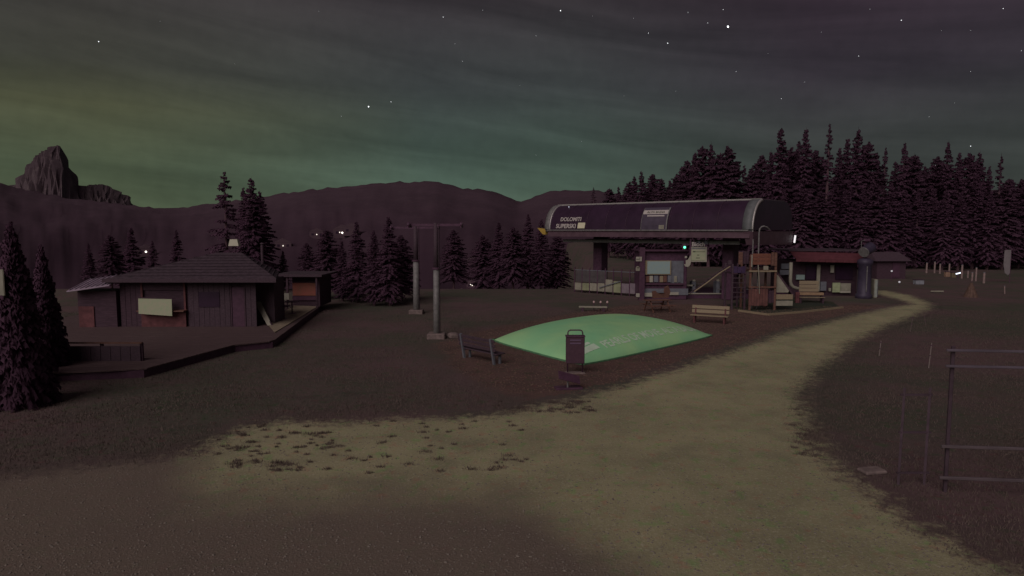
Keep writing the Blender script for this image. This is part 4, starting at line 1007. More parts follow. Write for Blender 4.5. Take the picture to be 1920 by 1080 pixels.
bench((a.x+b.x)/2+.25, (a.y+b.y)/2+.25, ang_b+PI, 2.4, GWOOD, GREYB, 'grey slatted bench seen from behind at the left corner of the pillow', 3, None, .13)

# small play things behind the pillow
def picnic(px, py, rz, s, m, label):
    p = G(px, py); o = empty('picnic_table', (p.x, p.y, 0), label, 'picnic table', rz, s=s)
    for k in range(4): MB().cbox((0, -.3+.2*k, .74), (1.7, .18, .04), .006).build('table_plank', m, o)
    for sy in (-.72, .72): MB().cbox((0, sy, .44), (1.7, .26, .04), .006).build('seat_plank', m, o)
    for sx in (-.6, .6):
        MB().beam((sx, -.62, 0), (sx, -.2, .72), .08, .05).build('leg', m, o); MB().beam((sx, .62, 0), (sx, .2, .72), .08, .05).build('leg', m, o)
        MB().beam((sx+.05, -.75, .40), (sx+.05, .75, .40), .07, .05).build('brace', m, o)
    return o
picnic(1232, 584, .3, 1.05, OWOOD, 'reddish brown picnic table between the pillow and the booth')
p = G(1112, 584); sw = empty('balance_beam', (p.x, p.y, 0), 'low pale balance beam with three small round knobs behind the pillow', 'play beam', -.12)
MB().cbox((0, 0, .30), (1.9, .22, .12), .02).build('beam', PALEG, sw)
for s in (-.7, .7): MB().cbox((s, 0, .12), (.2, .3, .3), .02).build('block', DWOOD, sw)
for k, xx in enumerate((.05, .5, .95)):
    MB().cyl((xx, .25, -.1), (xx, .25, .55), .025, .025, 6).build('knob_post', DSTEEL, sw)
    MB().lathe([(.01, .53), (.06, .56), (.075, .62), (.05, .68), (.01, .70)], (xx, .25, 0), 12).build('knob', mat('knob_pale', (.62, .45, .42)), sw)
p = G(1240, 570); sp_ = empty('spring_rider', (p.x, p.y, 0), 'small reddish wooden rocking animal on a spring in front of the booth', 'play animal', .3)
MB().tube([(.12*math.cos(t*1.2), .12*math.sin(t*1.2), .02*t) for t in range(0, 22)], .02, 6).build('spring', DSTEEL, sp_)
MB().extr([(-.7, 0, .45), (.6, 0, .45), (.75, 0, .9), (.55, 0, 1.35), (.3, 0, 1.25), (.2, 0, .85), (-.3, 0, .80), (-.5, 0, 1.0), (-.75, 0, .95)], (0, .1, 0)).build('body', OWOOD, sp_)
MB().cbox((-.05, .05, .86), (.42, .3, .08), .02).build('saddle', GREYB, sp_)

# ------------------------------------------------------------------ climbing frame
ty = 45.2
def tx_(px): return (px-960)/F*ty
def tz(py): return CH-(py-HOR)/F*ty
cf = empty('climbing_frame', (tx_(1431), ty, 0), 'wooden climbing frame with two towers and steel poles in front of the station end', 'climbing frame')
ox, oy = cf.location.x, ty
def X_(px): return tx_(px)-ox
hs_ = 1.75
for px in (1408, 1455):
    for yy in (0, hs_): MB().cbox((X_(px), yy, tz(478)/2), (.14, .14, tz(478)+.1), .02).build('post', OWOOD, cf)
MB().box(((X_(1408)+X_(1455))/2, hs_/2, tz(508)), (X_(1455)-X_(1408), hs_, .08)).build('platform', OWOOD, cf)
def board_row(xa, xb, ya, yb, k, yy, m, nm, vert=True):
    for i in range(k):
        if vert:
            x0 = X_(xa)+(X_(xb)-X_(xa))*i/k; w_ = (X_(xb)-X_(xa))/k; j = random.uniform(-.03, .03)
            MB().box((x0+w_/2, yy, (tz(ya)+tz(yb))/2+j), (w_-.02, .04, tz(ya)-tz(yb))).build(nm, m, cf)
        else:
            z0 = tz(yb)+(tz(ya)-tz(yb))*i/k; w_ = (tz(ya)-tz(yb))/k
            MB().box(((X_(xa)+X_(xb))/2, yy, z0+w_/2), (X_(xb)-X_(xa), .04, w_-.02)).build(nm, m, cf)
board_row(1410, 1444, 475, 496, 3, -.10, mat('orange_board', (.21, .085, .055), .6, .25, 3, .2), 'parapet_board', False)
board_row(1445, 1456, 473, 498, 2, -.10, OWOOD, 'parapet_board')
board_row(1405, 1441, 541, 573, 7, -.10, mat('redbrown_board', (.15, .068, .058), .7, .3, 3, .2), 'base_board')
board_row(1443, 1455, 545, 568, 2, -.02, DWOOD, 'base_board')
MB().box(((X_(1405)+X_(1455))/2, -.12, tz(508)), (X_(1456)-X_(1404), .08, .10)).build('crossbeam', PWOOD, cf)
MB().box(((X_(1405)+X_(1455))/2, -.12, tz(538)), (X_(1456)-X_(1404), .08, .10)).build('crossbeam', OWOOD, cf)
pane = MB().box((X_(1435), -.14, tz(502)), (.32, .05, .26)).build('pale_plate', PALEG, cf)
MB().tube([(X_(1408), -.2, tz(478)), (X_(1408), -.2, tz(500))], .035, 6).build('rope', WHITE, cf)
MB().tube([(X_(1419), -.3, tz(496)), (X_(1421), -.35, tz(525)), (X_(1423), -.3, tz(550))], .03, 6).build('rope', PALEG, cf)
# steel poles, one with a swan neck
MB().tube([(X_(1420), .9, 0), (X_(1420), .9, tz(449))], .045, 8).build('steel_pole', STEEL, cf)
MB().tube([(X_(1431), .9, 0), (X_(1431), .9, tz(436)), (X_(1432), .9, tz(429)), (X_(1435.5), .9, tz(425)), (X_(1440), .9, tz(424)), (X_(1447), 1.0, tz(426)), (X_(1454), 1.2, tz(431))], .05, 8).build('steel_pole', STEEL, cf)
# left tower
for px in (1377, 1401):
    for yy in (.3, 1.8): MB().cbox((X_(px), yy, tz(497)/2), (.13, .13, tz(497)+.1), .02).build('post', GWOOD if px == 1377 else DWOOD, cf)
board_row(1378, 1400, 500, 513, 3, .22, mat('dark_violet_board', (.06, .035, .085), .7, .2, 3, .1), 'parapet_board')
board_row(1386, 1406, 471, 495, 4, .2, DWOOD, 'roof_board')
board_row(1386, 1394, 473, 496, 1, .15, OWOOD, 'roof_board')
for k, py in enumerate((514, 522, 531, 540, 549, 558)): MB().cyl((X_(1378), .25, tz(py)), (X_(1402), .25, tz(py)), .035, .035, 6).build('rung', GWOOD, cf)
MB().box(((X_(1377)+X_(1401))/2, 1.0, tz(513)), (X_(1402)-X_(1376), 1.6, .08)).build('platform', DWOOD, cf)
MB().cbox((X_(1372), .4, tz(493)), (.25, .2, .3), .03).build('finial', GWOOD, cf)
MB().tube([(X_(1372), .3, tz(500)), (X_(1350), .0, tz(512)), (X_(1326), -.2, tz(529)), (X_(1300), -.4, tz(546))], .045, 8).build('inclined_pole', PWOOD, cf)
MB().tube([(X_(1372), 1.3, tz(503)), (X_(1350), 1.1, tz(517)), (X_(1326), 1.0, tz(535)), (X_(1302), .9, tz(552))], .045, 8).build('inclined_pole', GWOOD, cf)
for k in range(9):
    t = (k+.5)/9; xa = X_(1372)+(X_(1302)-X_(1372))*t; za = tz(501)+(tz(547)-tz(501))*t
    MB().cyl((xa, -.0-.3*t, za), (xa-.02, 1.2, za-.06), .022, .022, 5).build('rung', GWOOD, cf)
# slide on the right
MB().extr([(X_(1458), .2, tz(514)), (X_(1462), .2, tz(516)), (X_(1484), .2, tz(546)), (X_(1482), .2, tz(549)), (X_(1459), .2, tz(549))], (0, .06, 0)).build('slide_side', BOARDB if False else PALEG, cf)
MB().extr([(X_(1458), .2, tz(511)), (X_(1490), .2, tz(553)), (X_(1494), .2, tz(553)), (X_(1461), .2, tz(510))], (0, .6, 0)).build('slide_chute', DWOOD, cf)
for k in range(2): MB().box(((X_(1458)+X_(1490))/2, .1, tz(557+k*12)), (X_(1490)-X_(1458), .08, .34)).build('base_beam', PALEG if k else PWOOD, cf)

# ------------------------------------------------------------------ kiosk with red awning
ky = 55.0
def kx(px, y=None): return (px-960)/F*(y or ky)
def kz(py, y=None): return CH-(py-HOR)/F*(y or ky)
ko = empty('ski_kiosk', (kx(1548), ky, 0), 'low dark kiosk building with a dull red awning right of the climbing frame', 'kiosk')
kw = kx(1612)-kx(1484); kl = kx(1484)-ko.location.x
MB().box((kl+kw/2, 2.3, kz(489)/2), (kw, 4.0, kz(489))).build('wall', DWOOD, ko)
q = MB(); zt_, zb2 = kz(470), kz(489)
q.add([(kl-.1, .2, zt_), (kl+kw, .2, zt_-.2), (kl+kw, -1.1, zb2-.12+.25), (kl-.1, -1.1, zb2+.25), (kl-.1, .2, zt_-.05), (kl+kw, .2, zt_-.25), (kl+kw, -1.1, zb2-.12+.2), (kl-.1, -1.1, zb2+.2)],
      [(0, 1, 2, 3), (4, 7, 6, 5), (0, 4, 5, 1), (1, 5, 6, 2), (2, 6, 7, 3), (3, 7, 4, 0)])
aw = q.build('awning', RED, ko)
nf = 12
for i in range(nf):
    x0 = kl-.1+(kw+.1)*i/nf; d_ = .12*i/nf
    MB().box((x0+(kw+.1)/nf/2, -1.12, zb2+.13-d_), ((kw+.1)/nf-.02, .02, .26)).build('valance', RED, aw)
MB().box((kl+kw/2, 2.3, zt_+.02), (kw+.5, 4.6, .12)).build('roof', SHINGLE, ko)
def kp_(xa, xb, ya, yb, m, nm, dy=.2): 
    y_ = ky+dy
    return MB().box(((kx(xa, y_)+kx(xb, y_))/2-ko.location.x, dy, (kz(ya, y_)+kz(yb, y_))/2), (kx(xb, y_)-kx(xa, y_), .12, kz(ya, y_)-kz(yb, y_))).build(nm, m, ko)
kp_(1532.5, 1538.5, 496, 546, PALEG, 'upright', -.1); kp_(1558, 1564, 497, 511, WHITE, 'plate', .1)
kp_(1494, 1509.5, 515, 524, BOARDB, 'price_board', .1); kp_(1563, 1577, 530, 548, mat('pale_green_box', (.36, .42, .24), .6, .15, 3, .05), 'counter_panel', .0)
kp_(1577.5, 1597, 531, 545, PALEG, 'counter_panel', .0); kp_(1577.5, 1597, 545.5, 549, WHITE, 'counter_panel', -.02)
kp_(1540, 1551, 528, 545, GREYB, 'crate_stack', .0); kp_(1556, 1560, 540, 546, PALEG, 'plate', .05)
kp_(1512, 1531, 496, 524, GLASS, 'window', .24); kp_(1568, 1600, 496, 524, GLASS, 'window', .24)
kp_(1463, 1481, 506, 515, GREYB, 'side_panel', .3); kp_(1465, 1484, 494, 504, GREYB, 'side_panel', .3)
bp_ = empty('bent_barrier', (kx(1484, 52), 52, 0), 'thick pale bent pipe barrier at the left end of the kiosk', 'barrier')
Zf = lambda py: kz(py, 52); Xf = lambda px: kx(px, 52)-bp_.location.x
MB().tube([(Xf(1483.5), 0, Zf(492)), (Xf(1483.5), 0, Zf(527)), (Xf(1485), 0, Zf(533)), (Xf(1489), 0, Zf(538)), (Xf(1497), 0, Zf(541)), (Xf(1503), 0, Zf(541))], .13, 10).build('pipe', PALEG, bp_, True)
MB().cyl((Xf(1500), 0, -.1), (Xf(1500), 0, Zf(541)), .1, .1, 8).build('foot_post', DSTEEL, bp_)
# pale bench with high back by the kiosk
p = G(1520, 568); pb = empty('picnic_bench', (p.x, p.y, 0), 'pale high-backed wooden bench in front of the kiosk', 'bench', -.12)
wz = lambda py: CH-(py-HOR)/F*p.y
wb = 45/F*p.y
for k, (ya, yb) in enumerate(((527, 533.5), (534.2, 540.5), (541.2, 547.5))): MB().cbox((-.1, .25, (wz(ya)+wz(yb))/2), (wb*.78, .06, wz(ya)-wz(yb)), .01).build('backrest_plank', PWOOD, pb)
MB().cbox((0, .05, wz(551)), (wb, .3, .2), .02).build('seat_plank', mat('tan_wood', (.32, .22, .13), .65, .2, 4, .2), pb)
MB().cbox((0, -.28, wz(557)), (wb*1.02, .18, .05), .01).build('seat_plank', PWOOD, pb)
for s in (-.8, .8): MB().cbox((s, .0, .28), (.12, .6, .6), .02).build('leg', DWOOD, pb)
MB().cbox((-wb/2-.12, -.1, .4), (.28, .3, .8), .02).build('end_block', RWOOD, pb)

# ------------------------------------------------------------------ snow cannon on a blue pillar
p = G(1619, 559); sc = empty('snow_cannon', (p.x, p.y, 0), 'dark blue snow cannon on a thick pillar at the right end of the kiosk', 'snow cannon')
sz = lambda py: CH-(py-HOR)/F*p.y
sx_ = lambda px: (px-1619)/F*p.y
MB().lathe([(.62, -.1), (.62, .3), (.52, .4), (.50, sz(497)), (.58, sz(495)), (.58, sz(488)), (.3, sz(484))], n=20).build('pillar', BLUE, sc, True)
MB().box((sx_(1618)-.05, -.53, (sz(497)+.5)/2), (.06, .06, sz(497)-.6)).build('pipe', STEEL, sc)
MB().tube([(0, 0, sz(488)), (0, 0, sz(470))], .15, 10).build('swivel', DSTEEL, sc)
hd = MB().cyl((-.30, -.35, sz(472)), (.45, .15, sz(464)), .36, .46, 20, True).build('fan_barrel', BLUE, sc)
MB().cyl((-.38, -.40, sz(473)), (-.30, -.345, sz(472)), .41, .41, 20).build('nozzle_ring', STEEL, hd)
MB().cbox((.1, .1, sz(450)), (.5, .25, .22), .03).build('sensor_box', DSTEEL, hd)
MB().tube([(-.35, 0, sz(470)), (-.38, 0, sz(452)), (.05, 0, sz(449))], .025, 6).build('handle', STEEL, hd)
p = G(1637, 558); cb = empty('control_cabinet', (p.x+.05, p.y, 0), 'narrow pale cabinet right beside the blue pillar', 'cabinet')
MB().cbox((0, 0, .75), (.26, .5, 1.5), .02).build('body', PALEG, cb); MB().box((0, -.26, .75), (.2, .02, 1.35)).build('door', mat('cab_green', (.33, .37, .32)), cb); MB().cbox((.18, .1, .75), (.12, .5, 1.4), .02).build('side_case', GREYB, cb)
# small timber hut on the rise behind
p = D(1672, 490, 74); th = empty('timber_shed', (p.x, 74, 0), 'small brown timber shed at the forest edge behind the snow cannon', 'shed')
MB().box((0, 1.5, 1.0), (3.2, 3, 2.1)).build('wall', DWOOD, th)
MB().add([(-2, -.5, 2.0), (2, -.5, 2.0), (1.6, 1.5, 2.95), (-1.6, 1.5, 2.95), (2, 3.5, 2.0), (-2, 3.5, 2.0)], [(0, 1, 2, 3), (3, 2, 4, 5), (0, 3, 5), (1, 4, 2), (0, 5, 4, 1)]).build('roof', GWOOD, th)
MB().box((.5, -.03, 1.0), (.8, .06, 1.7)).build('door', BLACK, th)

# ------------------------------------------------------------------ right background: posts, banner, teepee, boxes
posts = [(1737, 493, 512, 3.2), (1752, 491, 512, 3), (1762, 495, 513, 3), (1779.5, 495, 513, 3), (1803, 497, 522, 3.6), (1814.5, 508, 521, 3), (1822.5, 511, 527, 3.4), (1829.5, 502, 527, 3.2), (1844.5, 511, 531, 4.2)]
plab = ['pale wooden post at the left end of the row before the wood', 'tall pale post second from the left end of the row before the wood', 'pale post third from the left end of the row before the wood', 'pale post standing behind the small tan box', 'tall pale post right beside the bright white lamp',
        'short pale post just right of the tall one by the white lamp', 'pale post behind the brown teepee, the shorter of the close pair', 'pale post behind the brown teepee, the taller of the close pair', 'thickest pale post at the right end of the row']
for (px, ya, yb, w_), lab in zip(posts, plab):
    p = G(px, yb); h = (yb-ya)/F*p.y; r = w_/2/F*p.y
    o = empty('marker_post', (p.x, p.y, 0), lab, 'post', group='pale posts before the wood')
    MB().cyl((0, 0, -.2), (.0, 0, h), r, r*.9, 8).build('shaft', mat('post_pale', (.30, .22, .20), .7, .2, 4, .1), o)
    MB().cyl((0, 0, h), (0, 0, h+.05), r*1.1, r*.5, 8).build('cap', GREYB, o)
def crate(px, py, w_, h_, m, label, name='wooden_box'):
    p = G(px, py); W_ = w_/F*p.y; H_ = h_/F*p.y
    o = empty(name, (p.x, p.y, 0), label, 'box'); MB().cbox((0, 0, H_/2), (W_, W_*.7, H_), .02).build('body', m, o); MB().cbox((0, 0, H_+.03), (W_*1.08, W_*.78, .06), .01).build('lid', DWOOD, o)
crate(1776, 519, 9, 9, mat('tan_box', (.34, .22, .15)), 'small tan box left of the white lamp'); crate(1787, 520.5, 8, 9, mat('olive_box', (.18, .15, .09)), 'small olive box between the tan box and the white lamp')
crate(1722, 533, 15, 8, mat('grey_blue_box', (.26, .28, .30)), 'pale grey-blue low box on the grass right of the path')
p = G(1796, 524); wl = empty('white_lamp', (p.x, p.y, 0), 'bright white lamp glowing on a short post before the wood', 'lamp')
MB().cyl((0, 0, -.1), (0, 0, .72), .04, .04, 8).build('post', DSTEEL, wl)
hz_ = CH-(512.6-HOR)/F*p.y
MB().cyl((-.24, 0, hz_-.05), (.24, 0, hz_+.07), .055, .055, 10).build('light_tube', lamp('white_light', (.80, .88, 1), 2.2), wl)
MB().cyl((0, .05, .6), (0, .05, hz_), .03, .03, 6).build('bracket', DSTEEL, wl)
def small_lamp(px, ya, yb, m, label):
    p = G(px, yb); h = (yb-ya)/F*p.y
    o = empty('path_light', (p.x, p.y, 0), label, 'lamp', group='small path lights')
    MB().cyl((0, 0, -.1), (0, 0, h-.1), .03, .03, 6).build('post', DSTEEL, o); MB().lathe([(.02, h-.1), (.09, h-.06), (.09, h+.05), (.02, h+.08)], n=10).build('globe', m, o)
small_lamp(1671, 508, 528, lamp('dim_globe', (.8, .8, .85), .25), 'dim little path light on the grass bank further back')
small_lamp(1686, 528.5, 536, lamp('dim_globe', (.8, .8, .85), .25), 'dim little path light on the grass bank nearer to the path')
p = G(1820, 557); tw = empty('teepee', (p.x, p.y, 0), 'small brown wooden teepee on the dark meadow', 'teepee')
R_ = 13/F*p.y; Ht = 27/F*p.y
for i in range(14):
    a = 2*PI*i/14; a2 = 2*PI*(i+.92)/14
    MB().add([(R_*math.cos(a), R_*math.sin(a), -.05), (R_*math.cos(a2), R_*math.sin(a2), -.05), (.08*math.cos(a2), .08*math.sin(a2), Ht), (.08*math.cos(a), .08*math.sin(a), Ht),
              (R_*.93*math.cos(a), R_*.93*math.sin(a), -.05), (R_*.93*math.cos(a2), R_*.93*math.sin(a2), -.05), (.04*math.cos(a2), .04*math.sin(a2), Ht), (.04*math.cos(a), .04*math.sin(a), Ht)],
             [(0, 1, 2, 3), (4, 7, 6, 5), (0, 4, 5, 1), (1, 5, 6, 2), (2, 6, 7, 3), (3, 7, 4, 0)]).build('slab', mat('teepee_wood', (.125, .078, .058), .8, .3, 4, .3), tw)
MB().cyl((-.05, 0, Ht-.1), (.1, 0, Ht+.2), .02, .02, 5).build('pole_end', DWOOD, tw)
p = G(1886, 530); fb = empty('banner_flag', (p.x, p.y, 0), 'tall pale banner flag on a pole near the right edge of the view', 'banner')
fx = lambda px: (px-1886)/F*p.y; fz = lambda py: CH-(py-HOR)/F*p.y
MB().cyl((fx(1892.5), 0, -.2), (fx(1892.5), 0, fz(468)), .035, .02, 8).build('pole', DSTEEL, fb)
MB().extr([(fx(1880), 0, fz(469)), (fx(1892), 0, fz(468)), (fx(1892), .0, fz(512)), (fx(1889), 0, fz(516)), (fx(1883), 0, fz(512)), (fx(1879.5), 0, fz(496))], (0, .025, 0)).build('cloth', mat('banner_grey', (.22, .20, .20), .7, .15, 2, .1), fb)
p = G(1884, 551); o = empty('marker_post', (p.x, p.y, 0), 'single short pale post below the banner flag', 'post')
MB().cyl((0, 0, -.1), (-.06, 0, .66), .05, .045, 8).build('shaft', mat('post_pale', (.3, .22, .2)), o); MB().cyl((-.06, 0, .66), (-.062, 0, .70), .055, .03, 8).build('cap', GREYB, o)
p = G(1757, 549); o = empty('low_beam', (p.x, p.y, 0), 'long low pale timber lying on the dark meadow', 'timber')
MB().cbox((0, 0, .12), (24/F*p.y, .16, .14), .03).build('beam', PALEG, o)
for s in (-.4, .4): MB().box((s, 0, .02), (.12, .3, .1)).build('support', DWOOD, o)

# ------------------------------------------------------------------ stakes and fences on the right
stake_m = mat('stake_plastic', (.24, .20, .18), .5, .15, 5, 0)
for px0, y0, px1, y1, lab in ((1652, 639, 1648, 667, 'thin pale fence stake closest to the path edge'), (1747, 643, 1741, 690, 'longest thin pale fence stake, right of the one by the path edge'), (1712, 593, 1706, 622, 'faint fence stake just below the bend of the path'), (1733, 592, 1737, 612, 'faint short fence stake right beside the path end')):
    b = G(px1, y1); t = D(px0, y0, b.y)
    o = empty('fence_stake', (b.x, b.y, 0), lab, 'stake', group='thin stakes of the pasture fence')
    MB().cyl((0, 0, -.1), (t.x-b.x, 0, t.z), .022, .018, 6).build('rod', stake_m if px0 in (1652, 1747) else mat('stake_dim', (.14, .11, .10)), o)
    for k in (.5, .9): MB().cyl(((t.x-b.x)*k-.03, 0, t.z*k), ((t.x-b.x)*k+.03, 0, t.z*k), .025, .025, 6).build('insulator', DSTEEL, o)
FPOST = mat('fence_post_dark', (.075, .050, .062), .8, .25, 3, .2)
def rail_fence(y, pxa, ybase, rails, xend, label, pw=.13, ph=None):
    x0 = (pxa-960)/F*y
    o = empty('rail_fence', (x0, y, 0), label, 'fence', -.10)
    top = max(r[0] for r in rails)
    n = int((xend)/2.4)+1
    for k in range(n+1): MB().cbox((k*2.4, 0, (top+.10)/2-.1), (pw*.7, pw*.7, top+.25), .012).build('post', FPOST, o)
    for z, th, m in rails: MB().cbox((xend/2-.05, -.1, z), (xend+.25, .06, th), .008).build('rail', m, o)
    return o
RAILM = mat('rail_pale', (.125, .10, .105), .6, .3, 2, .15, stretch=(.6, 4, 4)); RAILM2 = mat('rail_bluish', (.125, .105, .125), .5, .25, 2, .1, stretch=(.5, 4, 4))
rail_fence(13.6, 1797, 935, ((.34, .062, RAILM), (1.01, .062, RAILM), (2.70, .05, RAILM2), (3.03, .05, RAILM2)), 5.2, 'tall four-rail fence with dark posts at the right edge of the view', .10)
gt = empty('timber_stand', ((1742-960)/F*14, 14, 0), 'dark leaning ladder-like timber stand left of the nearest rail fence', 'stand')
for dx in (-.28, .28): MB().beam((dx-.12, 0, -.05), (dx+.12, .35, 2.05), .05, .05).build('upright', FPOST, gt)
for zz in (.25, 1.1, 1.9): MB().beam((-.35-.1+zz*.1, zz*.17, zz), (.35-.1+zz*.1, zz*.17, zz), .04, .04).build('crossbar', FPOST, gt)
p = G(1635, 886); sl = MB().cbox((0, 0, .02), (.55, .35, .09), .03, (0, 0, .2)).build('flat_stone', STONE); sl.location = (p.x, p.y, .02)
tag(sl, 'flat pale stone lying in the dark grass right of the path', 'stone')

# ------------------------------------------------------------------ valley houses and their lights
DIM = mat('dim_wall', (.105, .066, .080), .8, .12, .4, .1)
def chalet(px, py, s, label, lights, wm=DIM, rz=0.0):
    b = on_hill(px, py); o = empty('valley_house', (b.x, b.y, b.z-1), label, 'house', math.atan2(-b.x, b.y)*1+rz, group='houses down in the valley')
    w_, d_, h_ = 9*s, 8*s, 5*s
    MB().box((0, d_/2, h_/2), (w_, d_, h_)).build('wall', wm, o)
    MB().add([(-w_*.51, -.08*s, h_), (w_*.51, -.08*s, h_), (w_*.51, d_+.1*s, h_), (-w_*.51, d_+.1*s, h_), (0, -.08*s, h_+2.3*s), (0, d_+.1*s, h_+2.3*s)], [(0, 1, 4), (1, 2, 5, 4), (2, 3, 5), (3, 0, 4, 5), (0, 3, 2, 1)]).build('roof', DIM, o)
    for xx in (-.28, .28): MB().box((w_*xx, -.05, h_*.62), (1.4*s, .12, 1.3*s)).build('window', GLASS, o)
    for (dx, dz, r, st_) in lights: MB().cyl((dx*s, -.6, dz*s), (dx*s, -.3, dz*s), r, r, 10).build('outdoor_light', lamp('valley_light_%.1f' % st_, (1, .92, .80), st_), o)
chalet(886, 541, 1.0, 'house in the valley with the brightest white lights, left of the lift station', ((0, 3.4, .55, 3.0), (-1.5, 3.9, .3, 2.2)), DIM)
chalet(866, 548, .5, 'low building with a pair of small white lights beside the brightest house', ((-1.5, 2.5, .26, 2.0), (1.5, 3.1, .26, 2.0)), DIM)
chalet(905, 545, .5, 'faint building with a dim light right of the brightest house', ((0, 2.4, .2, .5),), DIM)
chalet(886, 496, 1.1, 'house on the far slope with one warm light above the brightest one', ((0, 3.4, .45, 2.4),), DIM)
chalet(642, 446, 2.6, 'house high on the far slope with a wide bright light', ((0, 3.0, 1.2, 2.6), (-1.3, 3.2, .7, 1.6)), DIM)
chalet(594, 447, 2.0, 'house high on the far slope with a faint light left of the wide bright one', ((0, 3, .7, 1.2),), DIM)
chalet(531, 469, 2.0, 'house on the far slope with a small dim light above the hut roof', ((0, 3, .75, .8),), DIM)
chalet(274, 480, 2.0, 'house on the far slope with a bright light above the hut end', ((0, 3, 1.1, 2.4),), DIM)
chalet(660, 441, 2.4, 'dark unlit house on the far slope right of the wide bright light', (), DIM)

# ------------------------------------------------------------------ stars
SF = 'faint star in the night sky'
stars = [(1365, 50, 3.6, 5, 'brightest star of all, high above the right wood'), (691, 200, 2.6, 3, 'bright star alone above the middle ridge'), (1051, 20, 1.9, 2.6, 'bright star near the top edge right of the middle'), (185, 78, 1.6, 2.2, 'star high in the left part of the sky'),
 (1690, 38, 1.5, 2, 'star near the top edge above the far right trees'), (1252, 81, 1.7, 2.2, 'star below and left of the brightest star'), (733, 191, 1.3, 1.6, 'small star just right of the bright one above the middle ridge'), (831, 32, 1.3, 1.6, None), (1216, 62, 1.3, 1.5, None),
 (1610, 105, 1.2, 1.4, None), (1820, 274, 1.4, 2.0, 'bluish star just above the right tree tops'), (1754, 310, 1.2, 1.2, None), (1465, 185, 1.1, 1.3, None), (1380, 134, 1.0, 1.2, None), (1881, 16, 1.2, 1.6, None), (1327, 43, 1.1, 1.4, None), (1356, 18, 1.1, 1.4, None), (1290, 23, 1.0, 1.2, None),
 (1005, 67, .9, 1.0, None), (867, 115, .9, .9, None), (853, 82, .8, .9, None), (598, 21, .8, .9, None), (905, 19, .8, .9, None), (1111, 30, .7, .8, None), (1188, 34, .8, .8, None), (1508, 154, .8, .8, None), (1742, 219, .8, .8, None), (1631, 17, .8, .9, None), (1820, 134, .8, .8, None),
 (1090, 265, .7, .6, None), (1267, 171, .7, .6, None), (640, 218, .8, .8, None), (1005, 291, .7, .6, None), (1170, 180, .6, .6, None), (1790, 193, .6, .6, None), (1820, 57, .7, .7, None), (1765, 57, .6, .6, None), (440, 120, .6, .5, None), (300, 40, .6, .5, None), (1540, 60, .7, .7, None), (1440, 100, .6, .6, None), (975, 160, .6, .5, None), (1915, 95, .9, .9, None)]
Rs = 30000.0
_star = {}
for px, py, dia, br, lab in stars:
    d = ray(px, py).normalized(); k = round(br, 1)
    if k not in _star: _star[k] = lamp('star_light_%s' % k, (.92, .96, 1), k*.9)
    o = MB().lathe([(.05, -1), (.71, -.71), (1, 0), (.71, .71), (.05, 1)], n=8).build('star', _star[k])
    r = dia*.5/F*Rs*.78; o.scale = (r, r, r); o.location = Vector((0, 0, CH))+d*Rs
    tag(o, lab or SF, 'star', 'stars')

# ------------------------------------------------------------------ loose gravel, grass blades (stuff)
def in_any(x, y, polys): return any(inside(x, y, q) for q in polys)
deckq = [(p[0], p[1]) for p in deck_poly]
def tri_mesh(name, V, Fc, m, label, cat):
    me = bpy.data.meshes.new(name); me.vertices.add(len(V)); me.vertices.foreach_set('co', V.astype(np.float32).ravel())
    nf_ = len(Fc); me.loops.add(nf_*3); me.loops.foreach_set('vertex_index', Fc.astype(np.int32).ravel())
    me.polygons.add(nf_); me.polygons.foreach_set('loop_start', np.arange(0, nf_*3, 3, dtype=np.int32))
    me.update(calc_edges=True); me.validate(); me.materials.append(m)
    return tag(link(bpy.data.objects.new(name, me)), label, cat, kind='stuff')
def inside_np(x, y, poly):
    P = np.array([(p[0], p[1]) for p in poly]); c = np.zeros(len(x), bool); j = len(P)-1
    for i in range(len(P)):
        xi, yi = P[i]; xj, yj = P[j]
        if yi != yj:
            m_ = ((yi > y) != (yj > y)) & (x < (xj-xi)*(y-yi)/(yj-yi)+xi); c ^= m_
        j = i
    return c
# pebbles
n0 = 42000
yy = 9+rng.random(n0)**1.6*34; xx = (rng.random(n0)*2-1)*(yy*.80+1)
k = sdist(xx, yy, pathpoly) > rng.normal(.12, .28, len(xx)); xx, yy = xx[k], yy[k]; n = len(xx)
oct_ = np.array([(1, 0, 0), (-1, 0, 0), (0, 1, 0), (0, -1, 0), (0, 0, 1), (0, 0, -1)], float)
of = np.array([(0, 2, 4), (2, 1, 4), (1, 3, 4), (3, 0, 4), (2, 0, 5), (1, 2, 5), (3, 1, 5), (0, 3, 5)])
sz_ = (.010+.020*rng.random(n)**3)[:, None]*np.array([1, 1, .55])*(0.7+.6*rng.random((n, 3)))
an = rng.random(n)*6.28; V = oct_[None]*sz_[:, None]
V = V+rng.normal(0, .002, V.shape)
vx = V[..., 0]*np.cos(an)[:, None]-V[..., 1]*np.sin(an)[:, None]; vy = V[..., 0]*np.sin(an)[:, None]+V[..., 1]*np.cos(an)[:, None]
V = np.stack([vx+xx[:, None], vy+yy[:, None], V[..., 2]+.010], -1).reshape(-1, 3)
Fx = (of[None]+(np.arange(n)*6)[:, None, None]).reshape(-1, 3)
tri_mesh('loose_gravel', V, Fx, PEBBLE, 'loose pebbles scattered over the gravel path', 'gravel')
# grass
n0 = 420000
yy = 9+rng.random(n0)**1.25*36; xx = (rng.random(n0)*2-1)*(yy*.80+1)
k = (sdist(xx, yy, pathpoly) < rng.normal(.0, .30, len(xx))) & (sdist(xx, yy, mulchpoly) < rng.normal(.0, .3, len(xx))) & ~inside_np(xx, yy, deckq)
dens = np.sin(xx*.9+2*np.sin(yy*.5))+np.sin(yy*1.3+1.5*np.sin(xx*.8)); k &= rng.random(n0) < (.55+.22*dens)
xx, yy = xx[k], yy[k]
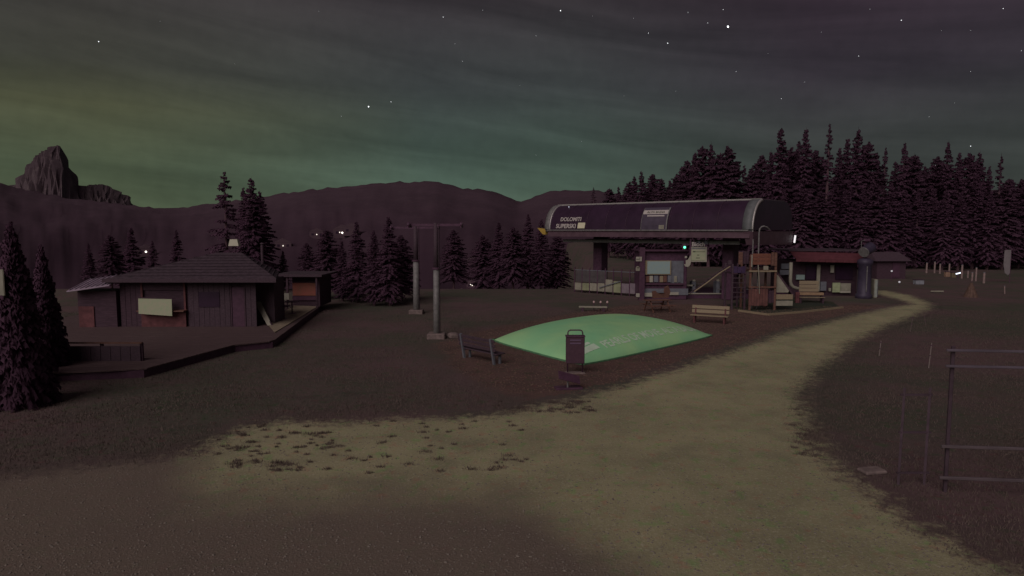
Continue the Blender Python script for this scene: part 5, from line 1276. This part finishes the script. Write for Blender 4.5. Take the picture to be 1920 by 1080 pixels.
# tufts invading the gravel edge
tx2, ty2 = [], []
for px, py, rad, c in [(random.uniform(400, 640), random.uniform(795, 885), random.uniform(.015, .055), 1) for _ in range(70)]+[(random.uniform(640, 1000), random.uniform(790, 890), random.uniform(.02, .06), 1) for _ in range(40)]+[(random.uniform(930, 1110), random.uniform(752, 775), random.uniform(.03, .08), 1) for _ in range(40)]+[(random.uniform(1490, 1560), random.uniform(740, 860), random.uniform(.03, .1), 1) for _ in range(40)]:
    p = G(px, py); m_ = int(rad*1400)
    tx2 += list(p.x+rng.normal(0, rad, m_)*1.5); ty2 += list(p.y+rng.normal(0, rad, m_))
for (px, py, rad) in ((540, 872, .09), (440, 870, .08), (553, 813, .07), (583, 815, .09), (605, 813, .06), (520, 868, .06), (470, 830, .06)):
    p = G(px, py); m_ = 150; tx2 += list(p.x+rng.normal(0, rad, m_)*1.5); ty2 += list(p.y+rng.normal(0, rad*.8, m_))
xx = np.concatenate([xx, tx2]); yy = np.concatenate([yy, ty2]); n = len(xx)
an = rng.random(n)*6.28; hgt = .03+.06*rng.random(n)**1.5; w_ = .006+.006*rng.random(n); le = .05*rng.random(n); a2 = rng.random(n)*6.28
V = np.stack([np.stack([xx-np.cos(an)*w_, yy-np.sin(an)*w_, np.zeros(n)], -1), np.stack([xx+np.cos(an)*w_, yy+np.sin(an)*w_, np.zeros(n)], -1), np.stack([xx+np.cos(a2)*le, yy+np.sin(a2)*le, hgt], -1)], 1).reshape(-1, 3)
tri_mesh('grass', V, np.arange(n*3).reshape(-1, 3), BLADE, 'short dark grass blades beside and at the edges of the path', 'grass')
# bark chips
n0 = 26000
yy = 22+rng.random(n0)*26; xx = -4+rng.random(n0)*32
k = inside_np(xx, yy, mulchpoly); xx, yy = xx[k], yy[k]; n = len(xx)
sz_ = (.03+.04*rng.random(n))[:, None]*np.array([1, .45, .3]); an = rng.random(n)*6.28; V = oct_[None]*sz_[:, None]
vx = V[..., 0]*np.cos(an)[:, None]-V[..., 1]*np.sin(an)[:, None]; vy = V[..., 0]*np.sin(an)[:, None]+V[..., 1]*np.cos(an)[:, None]
V = np.stack([vx+xx[:, None], vy+yy[:, None], V[..., 2]+.010], -1).reshape(-1, 3)
Fx = (of[None]+(np.arange(n)*6)[:, None, None]).reshape(-1, 3)
tri_mesh('bark_chips', V, Fx, mat('bark_chip', (.09, .055, .045), .9, col2=(.24, .16, .12), scale=8, bump=0), 'loose bark chips on the brown ground around the pillow', 'bark chips')
